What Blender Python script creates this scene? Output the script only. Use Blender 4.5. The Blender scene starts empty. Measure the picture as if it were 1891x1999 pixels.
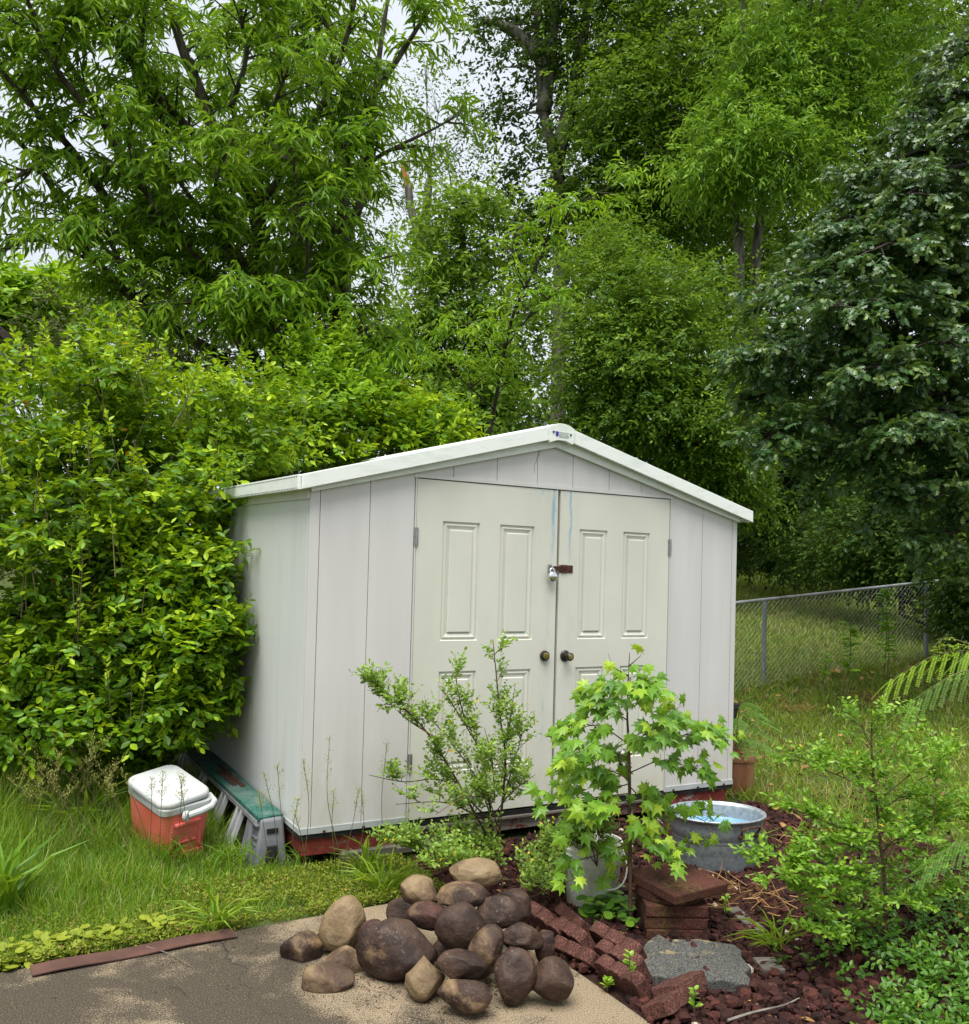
import bpy, bmesh, math, random
import numpy as np
from mathutils import Vector, Matrix, Euler, noise as mnoise
R = math.radians
rng = np.random.default_rng(7)
random.seed(7)
SC = bpy.context.scene
COL = SC.collection

# ------------------------------------------------------------------ camera
CAM = np.array([-1.73572, -5.03315, 1.61671])
EUL = (1.61338, -0.029095, -0.518726)
F = 1800.0
cam_d = bpy.data.cameras.new('camera')
cam = bpy.data.objects.new('camera', cam_d); COL.objects.link(cam)
cam.location = CAM; cam.rotation_euler = EUL
cam_d.sensor_fit = 'VERTICAL'; cam_d.sensor_height = 36.0; cam_d.sensor_width = 36.0
cam_d.lens = F / 1999 * 36
cam_d.clip_start = 0.05; cam_d.clip_end = 2000
SC.camera = cam

# ------------------------------------------------------------------ light
SUN_EL, SUN_AZ = R(70), R(225)       # azimuth measured from +Y towards +X
w = bpy.data.worlds.new('World'); SC.world = w; w.use_nodes = True
wn, wl = w.node_tree.nodes, w.node_tree.links
wn.clear()
sky = wn.new('ShaderNodeTexSky'); sky.sky_type = 'NISHITA'; sky.sun_disc = False
sky.sun_elevation = SUN_EL; sky.sun_rotation = SUN_AZ
sky.air_density = 1.0; sky.dust_density = 4.0; sky.ozone_density = 1.0
tc = wn.new('ShaderNodeTexCoord')
nz = wn.new('ShaderNodeTexNoise'); nz.inputs['Scale'].default_value = 2.2; nz.inputs['Detail'].default_value = 5
wl.new(tc.outputs['Generated'], nz.inputs['Vector'])
cr = wn.new('ShaderNodeMapRange'); cr.inputs[1].default_value = .3; cr.inputs[2].default_value = .7
cr.inputs[3].default_value = .80; cr.inputs[4].default_value = .97
wl.new(nz.outputs[0], cr.inputs[0])
mx = wn.new('ShaderNodeMix'); mx.data_type = 'RGBA'
mx.inputs[7].default_value = (6.5, 6.9, 7.4, 1)     # overcast cloud layer
wl.new(cr.outputs[0], mx.inputs[0]); wl.new(sky.outputs[0], mx.inputs[6])
bg = wn.new('ShaderNodeBackground'); bg.inputs[1].default_value = 0.1
wl.new(mx.outputs[2], bg.inputs[0])
wo = wn.new('ShaderNodeOutputWorld'); wl.new(bg.outputs[0], wo.inputs[0])
sun_d = bpy.data.lights.new('sun', 'SUN'); sun_d.energy = 4.4; sun_d.angle = R(48); sun_d.color = (1, .97, .92)
sun = bpy.data.objects.new('sun', sun_d); COL.objects.link(sun)
sd = Vector((math.sin(SUN_AZ) * math.cos(SUN_EL), math.cos(SUN_AZ) * math.cos(SUN_EL), math.sin(SUN_EL)))
sun.rotation_euler = sd.to_track_quat('Z', 'Y').to_euler()
SC.view_settings.view_transform = 'Standard'; SC.view_settings.look = 'None'
SC.view_settings.exposure = 0.52; SC.view_settings.gamma = 1
SC.cycles.max_bounces = 6; SC.cycles.diffuse_bounces = 4; SC.cycles.glossy_bounces = 3
SC.cycles.transmission_bounces = 4; SC.cycles.transparent_max_bounces = 6
SC.cycles.caustics_reflective = False; SC.cycles.caustics_refractive = False

# ------------------------------------------------------------------ geometry of the place
MCAM = np.array(Euler(EUL).to_matrix())
def ray(x, y): return MCAM @ np.array([(x - 945.5) / F, -(y - 999.5) / F, -1.0])
def A(x, y, dep): return CAM + ray(x, y) * dep
def atz(x, y, z):
    d = ray(x, y); return CAM + d * (z - CAM[2]) / d[2]
LEAN, RACK, DZ = -.01589, -.01197, -.01198
def S(P):
    """the shed has settled a little: lean, rack and sag"""
    P = np.array(P, float).reshape(-1, 3).copy()
    x, y, z = P[:, 0].copy(), P[:, 1].copy(), P[:, 2].copy()
    P[:, 0] = x + RACK * z; P[:, 1] = y + LEAN * z; P[:, 2] = z + DZ * x
    return P
def ground_z(x, y):
    x = np.asarray(x, float); y = np.asarray(y, float)
    D = np.hypot(x - CAM[0], y - CAM[1])
    h = np.interp(D, [0, 9, 11.5, 13.3, 25, 60, 400], [-.2, -.2, -.05, .2, 1.0, 2.2, 5])
    return h + .02 * np.sin(x * 2.1 + 1) * np.sin(y * 1.7) * np.clip((D - 5.2) / 2, 0, 1)

# ------------------------------------------------------------------ materials
def lin(r, g, b): return tuple(((c / 255) / 12.92 if c <= 10 else ((c / 255 + .055) / 1.055) ** 2.4) for c in (r, g, b)) + (1,)
def c4(c): return tuple(c) + (1,) if len(c) == 3 else tuple(c)
class NT:
    def __init__(s, name):
        s.m = bpy.data.materials.new(name); s.m.use_nodes = True
        s.n, s.l = s.m.node_tree.nodes, s.m.node_tree.links
        s.b = s.n['Principled BSDF']; s.out = s.n['Material Output']
        s.co = None
    def coord(s, scale=(1, 1, 1), kind='Object'):
        t = s.n.new('ShaderNodeTexCoord'); mp = s.n.new('ShaderNodeMapping')
        mp.inputs['Scale'].default_value = scale
        s.l.new(t.outputs[kind], mp.inputs['Vector']); return mp.outputs[0]
    def noise(s, scale, detail=4, rough=.55, stretch=(1, 1, 1), dist=0, off=0):
        t = s.n.new('ShaderNodeTexNoise'); t.inputs['Scale'].default_value = scale
        t.inputs['Detail'].default_value = detail; t.inputs['Roughness'].default_value = rough
        t.inputs['Distortion'].default_value = dist
        co = s.coord(stretch)
        co.node.inputs['Location'].default_value = (off, off * .7, off * 1.3)
        s.l.new(co, t.inputs['Vector']); return t.outputs[0]
    def vor(s, scale, stretch=(1, 1, 1)):
        t = s.n.new('ShaderNodeTexVoronoi'); t.inputs['Scale'].default_value = scale
        s.l.new(s.coord(stretch), t.inputs['Vector']); return t
    def rng(s, v, a, b, c=0., d=1.):
        t = s.n.new('ShaderNodeMapRange'); t.clamp = True
        for i, q in enumerate((a, b, c, d)): t.inputs[i + 1].default_value = q
        s.l.new(v, t.inputs[0]); return t.outputs[0]
    def math(s, op, a, b=None):
        t = s.n.new('ShaderNodeMath'); t.operation = op
        for i, q in enumerate((a, b)):
            if q is None: continue
            if isinstance(q, (int, float)): t.inputs[i].default_value = q
            else: s.l.new(q, t.inputs[i])
        return t.outputs[0]
    def mix(s, f, a, b):
        t = s.n.new('ShaderNodeMix'); t.data_type = 'RGBA'
        for i, q in ((0, f), (6, a), (7, b)):
            if isinstance(q, (int, float)): t.inputs[i].default_value = q
            elif isinstance(q, tuple): t.inputs[i].default_value = c4(q)
            else: s.l.new(q, t.inputs[i])
        return t.outputs[2]
    def xyz(s, kind='Object'):
        t = s.n.new('ShaderNodeSeparateXYZ'); s.l.new(s.coord(kind=kind), t.inputs[0]); return t.outputs
    def set(s, col=None, rough=None, spec=None, metal=None, bump=None, bstr=.3, bdist=.01):
        if col is not None:
            if isinstance(col, tuple): s.b.inputs['Base Color'].default_value = c4(col)
            else: s.l.new(col, s.b.inputs['Base Color'])
        for k, v in (('Roughness', rough), ('Specular IOR Level', spec), ('Metallic', metal)):
            if v is None: continue
            if isinstance(v, (int, float)): s.b.inputs[k].default_value = v
            else: s.l.new(v, s.b.inputs[k])
        if bump is not None:
            t = s.n.new('ShaderNodeBump'); t.inputs['Strength'].default_value = bstr; t.inputs['Distance'].default_value = bdist
            s.l.new(bump, t.inputs['Height']); s.l.new(t.outputs[0], s.b.inputs['Normal'])
        return s.m
def simple(name, a, b, scale=8, rough=.6, spec=.4, metal=0, lo=.35, hi=.65, bstr=.2, bscale=60, stretch=(1, 1, 1)):
    t = NT(name)
    f = t.rng(t.noise(scale, 5, stretch=stretch), lo, hi)
    return t.set(t.mix(f, a, b), rough, spec, metal, t.noise(bscale, 3, stretch=stretch), bstr, .004)
GAIN = (1.32, 1.30, .75)
def leafmat(name, dark, mid, light, trans=.35, rough=.42, spec=.5, extra=None):
    """leaf colours by the leaf's own tint (age of the leaf), with light coming through"""
    g_ = lambda c: (c[0] * GAIN[0], c[1] * GAIN[1], c[2] * GAIN[2])
    dark, mid, light = g_(dark), g_(mid), g_(light)
    t = NT(name)
    a = t.n.new('ShaderNodeAttribute'); a.attribute_name = 'tint'
    r = t.n.new('ShaderNodeValToRGB'); e = r.color_ramp.elements
    e[0].position = 0; e[0].color = c4(dark); e[1].position = .5; e[1].color = c4(mid)
    q = e.new(.9); q.color = c4(light)
    if extra:
        q = e.new(.985); q.color = c4(light); q = e.new(1.0); q.color = c4(extra)
    t.l.new(a.outputs['Fac'], r.inputs[0])
    t.set(r.outputs[0], rough, spec)
    tr = t.n.new('ShaderNodeBsdfTranslucent')
    hs = t.mix(.5, r.outputs[0], (light[0] * 1.2, light[1] * 1.15, light[2] * .7))
    t.l.new(hs, tr.inputs[0])
    ms = t.n.new('ShaderNodeMixShader'); ms.inputs[0].default_value = trans
    t.l.new(t.b.outputs[0], ms.inputs[1]); t.l.new(tr.outputs[0], ms.inputs[2])
    t.l.new(ms.outputs[0], t.out.inputs[0])
    return t.m
M = {}
M['bark'] = simple('bark', (.03, .024, .018), (.11, .095, .075), 14, .9, .2, stretch=(1, 1, .25), bstr=.8, bscale=30)
M['bark_grey'] = simple('bark_grey', (.06, .055, .045), (.22, .2, .17), 9, .9, .2, stretch=(1, 1, .3), bstr=.8, bscale=25)
M['bark_dark'] = simple('bark_dark', (.018, .015, .012), (.06, .052, .04), 12, .9, .2, stretch=(1, 1, .3), bstr=.6, bscale=30)
M['raw_wood'] = simple('raw_wood', (.32, .12, .045), (.5, .24, .1), 20, .8, .2, stretch=(1, 1, .2))
M['twig'] = simple('twig', (.05, .035, .02), (.12, .08, .045), 20, .8, .2)
M['green_stem'] = simple('green_stem', (.07, .06, .025), (.13, .13, .04), 20, .6, .3)
M['leaf_long'] = leafmat('leaf_long', (.038,.105,.009),(.094,.20,.015),(.22,.35,.026),.44,.45,.3)
M['leaf_bush'] = leafmat('leaf_bush', (.032,.085,.008),(.090,.208,.012),(.30,.415,.022),.36,.42,.35,(.55,.26,.02))
M['leaf_lime'] = leafmat('leaf_lime', (.08,.18,.013),(.15,.285,.02),(.27,.41,.035),.4,.42,.4)
M['leaf_wood'] = leafmat('leaf_wood', (.034,.088,.014),(.090,.175,.026),(.19,.30,.048),.40,.5,.25)
M['leaf_wood_bright'] = leafmat('leaf_wood_bright', (.05,.125,.018),(.115,.235,.032),(.23,.37,.06),.38,.48,.28)
M['leaf_dark'] = leafmat('leaf_dark', (.016,.04,.010),(.036,.078,.016),(.08,.135,.028),.3,.55,.2)  # palette lowered so the shade under the canopy sits in the leaf colour
M['leaf_oak'] = leafmat('leaf_oak', (.018,.056,.020),(.038,.098,.032),(.12,.18,.06),.3,.36,.6)
M['leaf_birch'] = leafmat('leaf_birch', (.04,.09,.02),(.075,.15,.032),(.14,.22,.05),.38,.5,.4)
M['leaf_purple'] = leafmat('leaf_purple', (.03, .04, .014), (.045, .06, .022), (.08, .11, .03), .3, .5, .3)
M['leaf_gum'] = leafmat('leaf_gum', (.05,.14,.022),(.12,.25,.03),(.29,.42,.05),.38,.38,.4)
M['leaf_small'] = leafmat('leaf_small', (.08,.15,.04),(.155,.26,.065),(.25,.36,.09),.36,.42,.45,(.6,.42,.03))
M['leaf_privet'] = leafmat('leaf_privet', (.06,.145,.018),(.125,.255,.032),(.24,.39,.055),.38,.4,.5,(.6,.42,.03))
M['leaf_cover'] = leafmat('leaf_cover', (.026,.075,.014),(.058,.15,.022),(.115,.235,.035),.3,.4,.4,(.5,.36,.04))
M['leaf_mimosa'] = leafmat('leaf_mimosa', (.035, .12, .03), (.1, .24, .03), (.28, .46, .03), .4, .45, .4)
M['grass_lawn'] = leafmat('grass_lawn', (.07,.14,.018),(.135,.215,.034),(.25,.29,.075),.36,.5,.35,(.40,.31,.15))
M['grass_tall'] = leafmat('grass_tall', (.05,.13,.012),(.115,.22,.022),(.22,.31,.04),.38,.45,.4,(.38,.31,.14))
M['seed_straw'] = leafmat('seed_straw', (.16, .17, .07), (.26, .26, .13), (.36, .34, .2), .3, .6, .2)
M['moss_weed'] = leafmat('moss_weed', (.07, .11, .02), (.15, .2, .03), (.24, .28, .05), .35, .5, .3, (.3, .17, .07))

# ------------------------------------------------------------------ mesh helpers
def root_loc(p):
    while p.parent: p = p.parent
    return np.array(p.location)
class MB:
    """collects vertices and polygons of one mesh"""
    def __init__(s): s.v = []; s.f = []; s.t = []; s.n = 0; s.mi = []
    def add(s, V, Fs, tint=None, mi=0):
        V = np.asarray(V, float).reshape(-1, 3)
        s.v.append(V)
        if isinstance(Fs, np.ndarray): s.f.append(Fs + s.n)
        else: s.f.append([[i + s.n for i in q] for q in Fs])
        s.t.append(np.full(len(V), .5) if tint is None else np.broadcast_to(np.asarray(tint, float), (len(V),)))
        s.mi.append(np.full(len(Fs), mi)); s.n += len(V)
        return s
    def box(s, lo, hi, mi=0, fn=None):
        (a, b, c), (d, e, g) = lo, hi
        V = np.array([[a, b, c], [d, b, c], [d, e, c], [a, e, c], [a, b, g], [d, b, g], [d, e, g], [a, e, g]], float)
        if fn: V = fn(V)
        return s.add(V, [[0, 3, 2, 1], [4, 5, 6, 7], [0, 1, 5, 4], [1, 2, 6, 5], [2, 3, 7, 6], [3, 0, 4, 7]], mi=mi)
    def prism(s, poly, y0, y1, mi=0, fn=None):
        """polygon in XZ pushed along Y"""
        n = len(poly)
        V = np.array([[x, y0, z] for x, z in poly] + [[x, y1, z] for x, z in poly], float)
        if fn: V = fn(V)
        Fs = [list(range(n)), list(range(2 * n - 1, n - 1, -1))] + [[i, i + n, (i + 1) % n + n, (i + 1) % n] for i in range(n)]
        return s.add(V, Fs, mi=mi)
    def tube(s, pts, r0, r1=None, k=6, cap=True, mi=0):
        P = np.asarray(pts, float); n = len(P); r1 = r0 if r1 is None else r1
        r = np.linspace(r0, r1, n) if np.isscalar(r0) else np.asarray(r0)
        T = np.gradient(P, axis=0); T /= np.linalg.norm(T, axis=1)[:, None] + 1e-9
        ref = np.array([0, 0, 1.]) if abs(T[0][2]) < .9 else np.array([1., 0, 0])
        V = []
        U = np.cross(T[0], ref); U /= np.linalg.norm(U)
        for i in range(n):
            U = U - T[i] * (U @ T[i]); U /= np.linalg.norm(U) + 1e-9
            W = np.cross(T[i], U); a = np.arange(k) * 2 * np.pi / k
            V.append(P[i] + r[i] * (np.cos(a)[:, None] * U + np.sin(a)[:, None] * W))
        V = np.concatenate(V)
        Fs = [[i * k + j, i * k + (j + 1) % k, (i + 1) * k + (j + 1) % k, (i + 1) * k + j] for i in range(n - 1) for j in range(k)]
        if cap: Fs += [list(range(k - 1, -1, -1)), [(n - 1) * k + j for j in range(k)]]
        return s.add(V, Fs, mi=mi)
    def lathe(s, prof, k=32, c=(0, 0, 0), sx=1, sy=1, mi=0, close=False):
        prof = np.asarray(prof, float); n = len(prof); a = np.arange(k) * 2 * np.pi / k
        V = np.concatenate([np.stack([c[0] + r * sx * np.cos(a), c[1] + r * sy * np.sin(a), np.full(k, c[2] + z)], 1) for r, z in prof])
        Fs = [[i * k + j, i * k + (j + 1) % k, (i + 1) * k + (j + 1) % k, (i + 1) * k + j] for i in range(n - 1) for j in range(k)]
        if close: Fs += [list(range(k - 1, -1, -1)), [(n - 1) * k + j for j in range(k)]]
        return s.add(V, Fs, mi=mi)
    def build(s, name, mat, parent=None, loc=None, bevel=0, smooth=False, world=True, seg=2, bang=35):
        """vertices are world coordinates; the origin sits at loc (top level) or at the thing's base"""
        V = np.concatenate(s.v) if s.v else np.zeros((0, 3))
        o = np.array(loc if loc is not None else (0, 0, 0), float)
        if parent is not None: o = root_loc(parent)
        if world: V = V - o
        me = bpy.data.meshes.new(name)
        nv = len(V); me.vertices.add(nv); me.vertices.foreach_set('co', V.astype(np.float32).ravel())
        idx, tot = [], []
        for q in s.f:
            if isinstance(q, np.ndarray):
                idx.append(q.ravel()); tot.append(np.full(len(q), q.shape[1]))
            else:
                idx.append(np.array([i for p in q for i in p], int)); tot.append(np.array([len(p) for p in q], int))
        idx = np.concatenate(idx); tot = np.concatenate(tot)
        me.loops.add(len(idx)); me.loops.foreach_set('vertex_index', idx.astype(np.int32))
        me.polygons.add(len(tot))
        st = np.concatenate([[0], np.cumsum(tot)[:-1]])
        me.polygons.foreach_set('loop_start', st.astype(np.int32)); me.polygons.foreach_set('loop_total', tot.astype(np.int32))
        me.polygons.foreach_set('material_index', np.concatenate(s.mi).astype(np.int32))
        me.polygons.foreach_set('use_smooth', np.full(len(tot), bool(smooth)))
        at = me.attributes.new('tint', 'FLOAT', 'POINT'); at.data.foreach_set('value', np.concatenate(s.t).astype(np.float32))
        me.update(calc_edges=True); me.validate()
        for m in (mat if isinstance(mat, (list, tuple)) else [mat]): me.materials.append(M[m] if isinstance(m, str) else m)
        if bevel:
            bm = bmesh.new(); bm.from_mesh(me)
            bmesh.ops.remove_doubles(bm, verts=bm.verts, dist=1e-5)
            bmesh.ops.recalc_face_normals(bm, faces=bm.faces)
            es = [e for e in bm.edges if len(e.link_faces) == 2 and e.calc_face_angle(0) > R(bang)]
            bmesh.ops.bevel(bm, geom=es, offset=bevel, segments=seg, affect='EDGES', profile=.5)
            bm.to_mesh(me); bm.free()
        ob = bpy.data.objects.new(name, me); COL.objects.link(ob)
        if parent is not None: ob.parent = parent
        elif loc is not None: ob.location = o
        return ob
def tag(o, label=None, cat=None, group=None, kind=None):
    for k, v in (('label', label), ('category', cat), ('group', group), ('kind', kind)):
        if v: o[k] = v
    return o
def thing(name, loc, label, cat, group=None):
    o = bpy.data.objects.new(name, None); COL.objects.link(o); o.location = loc; o.empty_display_size = .1
    return tag(o, label, cat, group)

# ------------------------------------------------------------------ foliage helpers
def T_(V, Fs): return np.array(V, float), np.array(Fs)
LANCE = T_([[0, 0, 0], [-.5, .38, .02], [0, .36, -.06], [.5, .38, .02], [-.34, .7, -.03], [0, .7, -.1], [.34, .7, -.03], [0, 1, -.22]],
           [[0, 2, 1], [0, 3, 2], [1, 2, 5], [1, 5, 4], [2, 3, 6], [2, 6, 5], [4, 5, 7], [5, 6, 7]])
DIAM = T_([[0, 0, 0], [-.5, .45, .03], [0, .45, -.07], [.5, .45, .03], [0, 1, -.12]], [[0, 2, 1], [0, 3, 2], [1, 2, 4], [2, 3, 4]])
OVAL = T_([[0, 0, 0], [-.36, .25, .02], [-.5, .55, .03], [-.28, .85, -.02], [0, 1, -.08], [.28, .85, -.02], [.5, .55, .03], [.36, .25, .02], [0, .5, -.07]],
          [[8, 1, 0], [8, 2, 1], [8, 3, 2], [8, 4, 3], [8, 5, 4], [8, 6, 5], [8, 7, 6], [8, 0, 7]])
def lobed(pts, fold=.05):
    n = len(pts); V = [[x, y, -abs(x) * .25 - y * y * .18] for x, y in pts] + [[0, .35, fold]]
    return T_(V, [[n, (i + 1) % n, i] for i in range(n)])
_g = [(0, 0), (.12, .05), (.30, -.12), (.28, .10), (.52, .22), (.34, .34), (.46, .66), (.22, .52), (.13, .62), (0, 1.0)]
GUM = lobed(_g + [(-x, y) for x, y in _g[-2:0:-1]])
_o = [(0, 0), (.06, .12), (.24, .2), (.12, .34), (.36, .5), (.16, .6), (.28, .8), (.12, .84), (0, 1)]
OAK = lobed(_o + [(-x, y) for x, y in _o[-2:0:-1]], .03)
def norm(v): return v / (np.linalg.norm(v, axis=-1, keepdims=True) + 1e-9)
def place(mb, tpl, pos, d, up, L, Wd, tint):
    """many copies of one leaf: base at pos, pointing along d, upper side towards up"""
    if len(pos) == 0: return
    V, Fs = tpl; N = len(pos)
    Y = norm(d); Z = norm(up - Y * np.sum(up * Y, 1, keepdims=True)); X = np.cross(Y, Z)
    L = np.broadcast_to(L, (N,)); Wd = np.broadcast_to(Wd, (N,))
    P = (pos[:, None, :] + X[:, None, :] * (V[None, :, 0, None] * Wd[:, None, None])
         + Y[:, None, :] * (V[None, :, 1, None] * L[:, None, None]) + Z[:, None, :] * (V[None, :, 2, None] * L[:, None, None]))
    Q = (Fs[None] + (np.arange(N) * len(V))[:, None, None]).reshape(-1, Fs.shape[1])
    mb.add(P.reshape(-1, 3), Q, np.repeat(np.broadcast_to(np.clip(tint, 0, 1), (N,)), len(V)))
def rvec(n):
    return norm(rng.normal(size=(n, 3)))
def sprays(mb, tpl, base, dirs, k, tl, leaf, wid, droop=.5, tint=.4, tvar=.25, tiplight=.25, spread=.9, cull=None, flat=.6, gold=0.0):
    """twigs starting at base along dirs, each with k leaves to alternating sides"""
    N = len(base)
    tw = norm(dirs)
    s = (np.arange(k) + .5) / k
    tl = np.broadcast_to(tl, (N,))
    bend = np.array([0, 0, -1.]) * (droop * tl)[:, None]
    side = norm(np.cross(tw, np.array([0, 0, 1.]) + .3 * rvec(N)))
    side[np.linalg.norm(side, axis=1) < .1] = [1, 0, 0]
    pos = base[:, None] + tw[:, None] * (s[None, :, None] * tl[:, None, None]) + bend[:, None] * (s[None, :, None] ** 2)
    sg = np.where(np.arange(k) % 2 == 0, 1., -1.)
    d = tw[:, None] * .55 + side[:, None] * (sg[None, :, None] * spread * (1 - .5 * s[None, :, None])) + np.array([0, 0, -droop * 1.0])
    d = d + .3 * rng.normal(size=d.shape)
    up = np.array([0, 0, 1.]) * flat + .45 * rng.normal(size=d.shape) + tw[:, None] * .2
    t = tint + tvar * rng.normal(size=(N, 1)) * .6 + tvar * rng.normal(size=(N, k)) * .7 + tiplight * (s[None] - .5)
    sz = rng.uniform(.7, 1.15, size=(N, k)) * (1 - .25 * s[None])
    pos, d, up, t, sz = pos.reshape(-1, 3), d.reshape(-1, 3), up.reshape(-1, 3), np.clip(t, 0, .93).ravel(), sz.ravel()
    if gold: t[rng.random(len(t)) < gold] = 1.0
    if cull is not None:
        m = ~cull(pos + norm(d) * leaf * .6) & ~cull(pos); pos, d, up, t, sz = pos[m], d[m], up[m], t[m], sz[m]
    place(mb, tpl, pos, d, up, leaf * sz, wid * sz, t)
def blob_pts(c, r, n, shell=.45):
    """points through an ellipsoid, denser near its skin, with the outward direction"""
    u = rvec(n); rad = (shell + (1 - shell) * rng.random(n) ** .6)[:, None]
    nzv = 1 + .18 * np.sin(u[:, :1] * 5 + c[0] * 3) * np.sin(u[:, 1:2] * 4 + c[1]) + .15 * np.sin(u[:, 2:] * 7 + c[2] * 2)
    return np.asarray(c) + u * rad * nzv * np.asarray(r), u
def in_shed(P):
    x, y, z = P[:, 0], P[:, 1], P[:, 2]
    return (x > -.02) & (x < 3.4) & (y > -.12) & (y < 3.15) & (z < 2.06 + np.minimum(np.maximum(x, 0), np.maximum(3.3 - x, 0)) * .27)
def bush_keepout(P):
    x, y, z = P[:, 0], P[:, 1], P[:, 2]
    return in_shed(P) | ((x > -.42) & (y < 2.25) & (z < .16)) | ((x > -1.0) & (y < 1.5) & (z < .3))
def curve(pts, n=8):
    """smooth polyline through the points"""
    P = np.asarray(pts, float); m = len(P)
    if m == 2: return P[0] + (P[1] - P[0]) * np.linspace(0, 1, n)[:, None]
    out = []; E = np.concatenate([[2 * P[0] - P[1]], P, [2 * P[-1] - P[-2]]])
    for i in range(m - 1):
        a, b, c, d = E[i:i + 4]
        for t in np.arange(n) / n:
            out.append(.5 * ((2 * b) + (c - a) * t + (2 * a - 5 * b + 4 * c - d) * t ** 2 + (3 * b - a - 3 * c + d) * t ** 3))
    out.append(P[-1]); return np.array(out)
def pxl(pts, d0, d1=None):
    """a limb that runs through these pixels, from depth d0 to depth d1"""
    d1 = d0 if d1 is None else d1; n = len(pts)
    return np.array([A(x, y, d0 + (d1 - d0) * i / (n - 1)) for i, (x, y) in enumerate(pts)])
def px(r, dep): return r * dep / F

# ------------------------------------------------------------------ the setting
t = NT('soil')
f1 = t.rng(t.noise(1.3, 6), .35, .65); f2 = t.rng(t.noise(14, 5), .4, .62)
colr = t.mix(f2, t.mix(f1, (.055, .10, .016), (.085, .11, .028)), (.045, .045, .02))
M['soil'] = t.set(colr, .95, .1, None, t.noise(40, 4), .6, .02)
gm = MB()
xs = np.unique(np.concatenate([np.linspace(-400, -30, 12), np.linspace(-30, -8, 12), np.linspace(-8, 16, 73), np.linspace(16, 60, 23), np.linspace(60, 400, 12)]))
ys = np.unique(np.concatenate([np.linspace(-400, -30, 10), np.linspace(-30, -8, 8), np.linspace(-8, 16, 73), np.linspace(16, 60, 23), np.linspace(60, 400, 12)]))
XX, YY = np.meshgrid(xs, ys)
ZZ = ground_z(XX, YY) - .012 - .03 * ((XX < .70) & (YY < -.66))
i = np.arange(len(ys) - 1)[:, None] * len(xs) + np.arange(len(xs) - 1)[None]
gm.add(np.stack([XX, YY, ZZ], -1).reshape(-1, 3), np.stack([i, i + 1, i + 1 + len(xs), i + len(xs)], -1).reshape(-1, 4))
tag(gm.build('ground', 'soil', smooth=True), kind='structure')

t = NT('patio_concrete')
big = t.rng(t.noise(1.7, 6, .6, dist=.6), .40, .60)
med = t.rng(t.noise(7, 6, .65), .34, .66)
X, Y, Z = t.xyz()
left = t.rng(X, -1.6, .55, .35, -.28)              # the slab is mouldier at its left
stain = t.math('ADD', t.math('MULTIPLY', big, .62), t.math('MULTIPLY', med, .38))
grit = t.rng(t.noise(140, 4, .85), .40, .60, -.52, .52)
stain = t.rng(t.math('ADD', t.rng(t.math('ADD', stain, left), .05, .74), grit), .28, .72)
fine = t.rng(t.noise(190, 4, .85), .42, .58)
tan = t.mix(fine, (.085, .065, .04), (.37, .29, .19))
drk = t.mix(fine, (.017, .014, .011), (.085, .068, .047))
colr = t.mix(stain, tan, drk)
cr_ = t.math('ABSOLUTE', t.math('SUBTRACT', X, t.math('ADD', t.math('MULTIPLY', t.math('SUBTRACT', t.noise(4.5, 4), .5), .35), -.60)))
colr = t.mix(t.math('MULTIPLY', t.rng(cr_, .003, .009, .85, 0), t.rng(Y, -1.35, -.66, 0.3, 1)), colr, (.012, .011, .01))
M['patio_concrete'] = t.set(colr, .85, .25, None, t.noise(300, 3), .5, .003)
pm = MB(); pm.box((-9, -9, -.33), (.70, -.63, -.200))
tag(pm.build('patio', 'patio_concrete', bevel=.012), kind='structure')

# ------------------------------------------------------------------ the shed
W, D, H, HP = 3.292, 3.0, 1.93, 2.333
t = NT('vinyl_siding')
vs = t.noise(2.2, 4, stretch=(3, 3, .35)); st_ = t.noise(30, 3, stretch=(1, 1, .02))
colr = t.mix(t.rng(vs, .35, .7), (.58, .56, .545), (.63, .615, .60))
colr = t.mix(t.math('MULTIPLY', t.rng(st_, .5, .75), .25), colr, (.64, .64, .62))
X, Y, Z = t.xyz()
gr_ = t.math('MULTIPLY', t.rng(Z, .05, .7, .7, 0), t.rng(t.noise(6, 5, stretch=(1, 1, .4)), .38, .66))
colr = t.mix(gr_, colr, (.46, .45, .36))
M['siding'] = t.set(colr, .42, .35, None, t.noise(3, 3, stretch=(1, 1, .3)), .08, .02)
t = NT('vinyl_side')
st_ = t.noise(26, 4, stretch=(1, 1, .03)); vs = t.noise(3, 4, stretch=(1, 1, .2))
colr = t.mix(t.rng(st_, .3, .75), (.615, .625, .605), (.665, .68, .67))
colr = t.mix(t.math('MULTIPLY', t.rng(vs, .5, .72), .55), colr, (.50, .48, .41))
M['side'] = t.set(colr, .38, .4, None, vs, .06, .02)
t = NT('white_trim')
al = t.rng(t.noise(9, 5, stretch=(1, 1, 3)), .48, .72)
M['trim'] = t.set(t.mix(t.math('MULTIPLY', al, .5), (.80, .83, .79), (.55, .63, .54)), .4, .4)
M['roofing'] = simple('roofing', (.62, .66, .62), (.45, .5, .44), 5, .5, .4)
M['groove'] = simple('groove', (.1, .095, .09), (.2, .19, .18), 5, .8, .2)
M['inside_dark'] = simple('inside_dark', (.012, .012, .012), (.03, .03, .03), 5, .9, .1)
M['flashing'] = simple('flashing', (.33, .37, .37), (.46, .49, .48), 12, .45, .5, stretch=(.3, 1, 1))
t = NT('door_paint')
vs = t.noise(3, 5, stretch=(1, 1, .5))
colr = t.mix(t.rng(vs, .35, .7), (.60, .595, .515), (.655, .65, .575))
X, Y, Z = t.xyz()
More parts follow.
